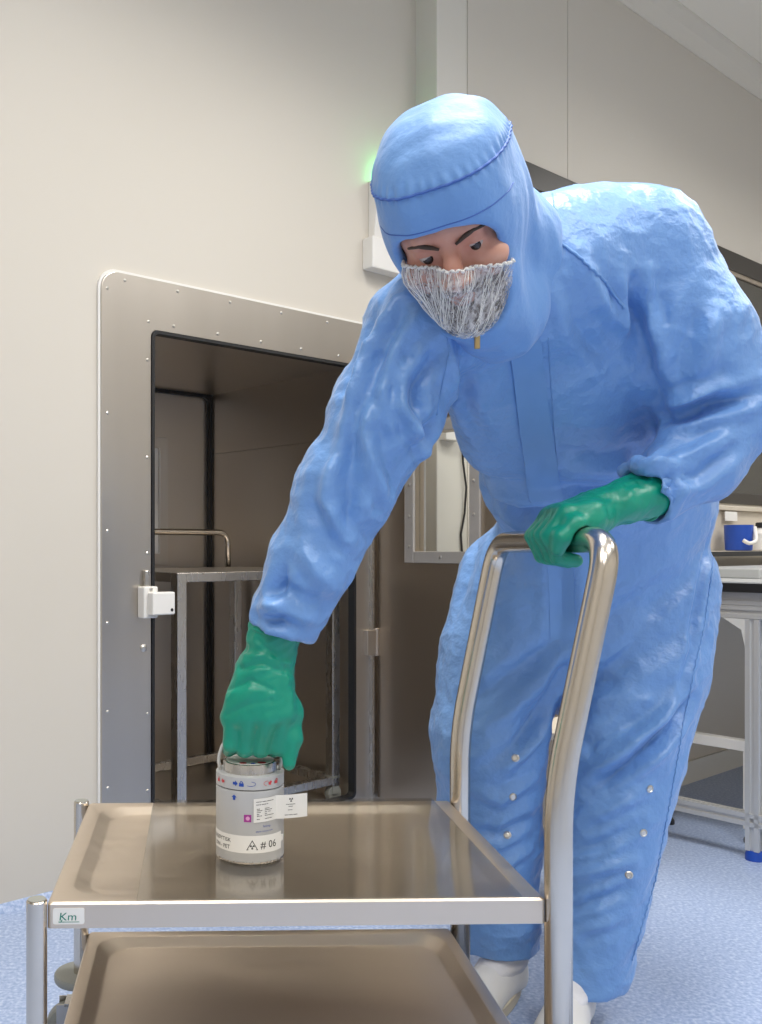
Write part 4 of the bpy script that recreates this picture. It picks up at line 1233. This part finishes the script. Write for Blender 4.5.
for path, wd, amp in FOLDS:
    pts = []
    for q in resample([(x, y, 0) for x, y in path], 9):
        h, n = shoot(bv0, q.x, q.y)
        if h is not None: pts.append(np.array(h))
    if len(pts) < 2: continue
    m = len(pts); best = np.full(len(V), 9.); tt = np.zeros(len(V))
    lo_ = np.min(pts, 0) - 3*wd; hi_ = np.max(pts, 0) + 3*wd
    sel = np.where(np.all((V > lo_) & (V < hi_), axis=1))[0]
    P = V[sel]; bd = np.full(len(sel), 9.); bt = np.zeros(len(sel))
    for i in range(m - 1):
        if np.linalg.norm(pts[i+1] - pts[i]) > .12: continue
        d, t = seg_dist(P, pts[i], pts[i+1]); c_ = d < bd
        bd[c_] = d[c_]; bt[c_] = (i + t[c_]) / (m - 1)
    prof = np.exp(-(bd / wd)**1.4) - .45 * np.exp(-((bd - 1.7*wd) / (wd*.8))**2)
    disp[sel] += 1.6 * amp * prof * np.sin(PI * np.clip(bt, .04, .96))**.6
V = V + N * disp[:, None]
V = relax(V, F, 1, .35)
COV = np_mesh('coverall', V, F, M['cloth'], PERSON)
bvc = bvh_of(V, F)
# front placket, seams, studs, zip pull
strap_on(bvc, [(524, 338), (530, 390), (537, 440), (546, 500)], 16, .0038, na=9).build('placket', M['placket'], COV, smooth='auto')
strap_on(bvc, [(560, 556), (562, 600), (563, 640)], 13, .0015, na=7).build('placket', M['placket'], COV, smooth='auto')
def seam(path, r=.0012, off=.0004, wob=0.):
    pts = []
    for i, q in enumerate(resample([(x, y, 0) for x, y in path], 3)):
        h, n = shoot(bvc, q.x + wob * math.sin(i * 2.4), q.y + wob * math.cos(i * 2.1))
        if h is not None and (not pts or (h - pts[-1]).length < .05): pts.append(h + n * off)
    m_ = MB()
    if len(pts) > 2: m_.tube(pts, r, 6)
    m_.build('seam', M['placket'], COV, smooth=True)
seam([(556, 240), (580, 258), (605, 282), (624, 308)], .0024, .001, .8)
seam([(552, 190), (556, 215), (556, 240)], .0014)
seam([(440, 318), (450, 350), (440, 395), (437, 415)], .0012)
seam([(548, 338), (552, 400), (558, 480)], .0010)
seam([(716, 540), (705, 620), (684, 720), (672, 790), (655, 880), (632, 960)], .0016, .0006, .6)
for (x, y) in ((515.5, 758), (513, 797), (507.5, 835), (650, 789), (643.5, 833), (629, 875)):
    h, n = shoot(bvc, x, y)
    if h is None: continue
    q = n.to_track_quat('Z', 'Y').to_matrix()
    m_ = MB(lambda p: h + q @ p); m_.lathe([(.0078, -.001), (.0078, .0012), (.0055, .0026), (.0045, .0014), (.0005, .0016)], n=16); m_.build('stud', M['screw'], COV, smooth='auto')
h, n = shoot(bvc, 477, 338)
h2, n2 = shoot(bvh_h, 477, 338)
if h2 is not None and (h is None or h2.y < h.y): h, n = h2, n2
if h:
    zp = MB(lambda p: h + n * .004 + p)
    zp.loft([rrect(-.0042, .0042, -.0022 + 0, .0022, .002, z_, 3) for z_ in (-.013, .013)]); zp.tube([(0, 0, .012), (0, -.001, .02)], .003, 8)
    zp.build('zip_pull', M['brass'], COV, bevel=.0008)

# ---- gloves
def glove(S, name):
    V, F = S.nets(); V = relax(V, F, 2, .5); N = vnormals(V, F)
    return V, F, N
def push_out(V, path, r):
    """keep a glove outside the rod it grips"""
    V = V.copy()
    for a, b_ in zip(path[:-1], path[1:]):
        A = np.array(a); ba = np.array(b_) - A
        t = np.clip(((V - A) @ ba) / max(ba @ ba, 1e-12), 0, 1); q = V - A - t[:, None]*ba; d = np.linalg.norm(q, axis=1)
        c_ = d < r
        V[c_] += q[c_] / (d[c_][:, None] + 1e-9) * (r - d[c_])[:, None]
    return V
# right glove: fist closed round the bail of the can, back of the hand to the front
B0 = cc + Vector((0, 0, .182))                           # top of the bail
S = SDF((-.0, 1.40, .60), (.19, 1.60, .92), .0026)
wr = at(275, 632, 1.495)
kn = [at(284, 716, 1.462), at(268, 719, 1.455), at(249, 719, 1.460), at(233, 722, 1.472)]       # knuckles, index to little
S.chain([(wr, .043), (at(268, 668, 1.495), .036), (at(262, 690, 1.495), .036)], .012, (Vector((.1, -1, 0)).normalized(), .82))
for i, k in enumerate(kn):
    t = i / 3.
    S.chain([(at(270 - 14*t, 672, 1.492), .026), (k + Vector((0, .012, .004)), .0205)], .022)
S.ell(at(259, 700, 1.478), (.050, .022, .040), None, .012)
bx = [.0395, .0145, -.0105, -.0335]
R_F = [.0130, .0136, .0132, .0118]
for i, k in enumerate(kn):
    x = cc.x + bx[i]; zb = B0.z
    pip = Vector((x + .002, cc.y - .034, zb - .003 + (.004 if i == 3 else 0) - (.003 if i in (1, 2) else 0)))
    dip = Vector((x, cc.y + .000, zb - .0155)); tip = Vector((x, cc.y + .022, zb + .006))
    S.chain([(k + Vector((0, .006, 0)), R_F[i] + .003), (pip, R_F[i] + .0008)], .0035)
    S.chain([(pip, R_F[i] + .0006), (dip, R_F[i] - .0015), (tip, R_F[i] - .003)], .003)
for a, b_ in zip(BAIL[:-1], BAIL[1:]): S.cone(cc + a, cc + b_, .0036, .0036, 0, op='sub')
# thumb: leaves the side of the palm, lies down along the index finger
S.chain([(at(276, 680, 1.50), .022), (at(291, 712, 1.492), .018), (at(293, 738, 1.478), .0140), (at(289, 764, 1.470), .0105)], .010)
V, F, N = glove(S, 'g')
wz = np.clip((V[:, 2] - .70) / .05, 0, 1)
fold = wz * (.0034 * frame_noise((1, 0, .25), 9, 44, 4, .7) + .0014 * ridged(frame_noise((1, 0, .5), 14, 60, 14, .7))) + .0008 * perlin(V * 60.)
for path, wd, amp in [([(228, 690), (250, 680), (272, 690)], .004, -.0025), ([(226, 715), (250, 705), (270, 700)], .004, -.002), ([(240, 668), (262, 664), (285, 672)], .004, -.003), ([(243, 655), (265, 657), (290, 664)], .004, .002), ([(258, 640), (275, 655), (290, 675)], .004, -.003)]:
    bv1 = bvh_of(V, F)
    pts = [np.array(h) for h in (shoot(bv1, q.x, q.y)[0] for q in resample([(x, y, 0) for x, y in path], 5)) if h is not None]
    bd = np.full(len(V), 9.)
    for a, b_ in zip(pts[:-1], pts[1:]): bd = np.minimum(bd, seg_dist(V, a, b_)[0])
    fold += amp * np.exp(-(bd / wd)**2)
V = V + N * fold[:, None]
V = push_out(V, [cc + p for p in BAIL], .0037)
V[:, 2] = np.where((np.hypot(V[:, 0]-cc.x, V[:, 1]-cc.y) < .0445), np.maximum(V[:, 2], cc.z + .1531), V[:, 2])
gr = np_mesh('glove', V, F, M['glove'], PERSON)
def ring_at(c, d, r, tr_, name, m, par, e=.9, wob=.002):
    c = Vector(c); d = Vector(d).normalized(); x = d.cross(Vector((0, 1, 0))).normalized(); y = d.cross(x)
    pts = [c + x * r * math.cos(a) + y * r * e * math.sin(a) + d * wob * math.sin(a*3 + 1) for a in [2*PI*i/40 for i in range(40)]]
    mb = MB(); mb.tube(pts, tr_, 7, closed=True); return mb.build(name, m, par, smooth=True)
dw = at(268, 668, 1.495) - at(279, 625, 1.495)
ring_at(at(275.5, 633, 1.495), dw, .0415, .0028, 'cuff_roll', M['glove'], gr)
mbi = MB(); dn = dw.normalized(); xx = dn.cross(Vector((0, 1, 0))).normalized(); yy = dn.cross(xx)
mbi.loft([[at(274, 640, 1.495) - dn * k + (xx * math.cos(a) + yy * .9 * math.sin(a)) * r for a in [2*PI*i/28 for i in range(28)]] for k, r in ((0, .037), (.012, .0395), (.03, .036))])
mbi.build('inner_cuff', M['inner_glove'], gr, smooth=True)

# left glove: closed round the tube handle, thumb side to the front
yb = lambda Y: T(Vector((TW + .020 + .074, Y - TY0, .988)))   # point on the bar
bar0 = T(Vector((TW + .094, 0, .987)))
S = SDF((.44, 1.38, .88), (.78, 1.68, 1.12), .0026)
wl = at(645, 495, 1.53)
S.chain([(wl, .043), (at(620, 503, 1.515), .036), (at(596, 511, 1.51), .033)], .012, (Vector((.2, -.3, .9)).normalized(), .85))
YF = [1.445, 1.471, 1.497, 1.521]
R_F = [.0128, .0134, .0130, .0116]
for i, Y in enumerate(YF):
    bx_, bz_ = bar0.x - .0005, bar0.z
    k = Vector((bx_ - .020, Y, bz_ + .043 - .002*abs(i-1)))
    S.chain([(at(598, 510, 1.500 + .006*i), .024), (Vector((bx_ + .014, Y, bz_ + .040)), .0195), (k, .0165)], .018)
    pip = Vector((bx_ - .047, Y + .002, bz_ + .008)); dip = Vector((bx_ - .032, Y + .002, bz_ - .026)); tip = Vector((bx_ - .004, Y + .002, bz_ - .032))
    S.chain([(k, R_F[i] + .002), (pip, R_F[i] + .0005)], .006)
    S.chain([(pip, R_F[i] + .0003), (dip, R_F[i] - .001), (tip, R_F[i] - .0025)], .003)
GRIP = [T(Vector(p)) for p in bend(path_h, [.07, .06, .06, .07], 8)]
for a, b_ in zip(GRIP[:-1], GRIP[1:]): S.cone(a, b_, .0206, .0206, 0, op='sub')
S.chain([(at(600, 520, 1.49), .021), (Vector((bar0.x + .014, 1.440, bar0.z + .030)), .019), (Vector((bar0.x - .014, 1.424, bar0.z + .024)), .0155), (Vector((bar0.x - .036, 1.422, bar0.z + .004)), .0135), (Vector((bar0.x - .040, 1.426, bar0.z - .012)), .0115)], .009)
for a, b_ in zip(GRIP[:-1], GRIP[1:]): S.cone(a, b_, .0206, .0206, 0, op='sub')
V, F, N = glove(S, 'g')
wz = np.clip((V[:, 0] - .53) / .05, 0, 1)
V = V + N * (wz * (.0030 * frame_noise((.3, 0, 1), 10, 42, 8, .6) + .0014 * ridged(frame_noise((.5, 0, 1), 14, 60, 28, .7))) + .0009 * perlin(V * 55.) + .0008 * frame_noise((.2, 0, 1), 20, 70, 18, .4))[:, None]
V = push_out(V, GRIP, .0209)
gl = np_mesh('glove', V, F, M['glove'], PERSON)
dw = at(620, 503, 1.515) - wl
ring_at(at(644, 495.5, 1.53), dw, .0415, .0026, 'cuff_roll', M['glove'], gl)
dn = dw.normalized(); xx = dn.cross(Vector((0, 1, 0))).normalized(); yy = dn.cross(xx)
mbi = MB(); mbi.loft([[at(642, 496, 1.53) - dn * k + (xx * math.cos(a) + yy * .9 * math.sin(a)) * r for a in [2*PI*i/28 for i in range(28)]] for k, r in ((0, .037), (.010, .041), (.03, .036))])
mbi.build('inner_cuff', M['inner_glove'], gl, smooth=True)

# ---- socks and shoes
def foot(an, heel, yaw, name):
    """heel: floor point under the heel; yaw: direction the toe points"""
    an = Vector(an); heel = Vector(heel); t = Vector((math.cos(yaw), math.sin(yaw), 0)); s = Vector((-t.y, t.x, 0))
    R3 = np.array([[t.x, s.x, 0], [t.y, s.y, 0], [0, 0, 1]])
    S = SDF((heel.x - .35, heel.y - .35, .03), (heel.x + .35, heel.y + .35, .34), .005)
    up = Vector((an.x + .01, an.y, .19))
    S.chain([(up, .044), (Vector((an.x, an.y, .14)), .045), (heel + t * .055 + Vector((0, 0, .085)), .043), (heel + t * .13 + Vector((0, 0, .062)), .036)], .02)
    V, F = S.nets(); V = relax(V, F, 2); N = vnormals(V, F); V = V + N * (.0012 * np.sin(V[:, 2] * 260 + 2*perlin(V*18)))[:, None]
    np_mesh('sock', V, F, M['sock'], PERSON)
    S = SDF((heel.x - .35, heel.y - .35, -.01), (heel.x + .35, heel.y + .35, .16), .0042)
    P = lambda a, b_, c_: heel + t * a + s * b_ + Vector((0, 0, c_))
    S.ell(P(.045, 0, .045), (.052, .043, .062), R3, .02); S.ell(P(.13, 0, .042), (.085, .044, .052), R3, .03); S.ell(P(.21, 0, .032), (.075, .051, .044), R3, .03)
    S.ell(P(.055, 0, .125), (.052, .034, .050), R3, .008, op='sub'); S.cone(P(.02, 0, .13), P(.11, 0, .125), .036, .036, .008, op='sub')
    S.plane(P(0, 0, .022), (0, 0, -1))
    V, F = S.nets(); V = relax(V, F, 2); sh_ = np_mesh('shoe', V, F, M['shoe'], PERSON)
    out = []
    for k in range(40):
        a = 2*PI*k/40; x = .14 + .145*math.cos(a); w_ = .046 + .010*math.cos(a)
        out.append((x, w_*math.sin(a)*(1 if abs(math.cos(a)) < .9 else 1)))
    m_ = MB(); m_.loft([[P(x, y, z) for x, y in out] for z in (0, .004, .022, .026)])
    m_.build('sole', M['sole'], sh_, smooth='auto', bevel=.003)
foot(J['an_r'], (.659, 2.080, 0), math.radians(228), 'r')
foot(J['an_l'], (.752, 1.968, 0), math.radians(240), 'l')
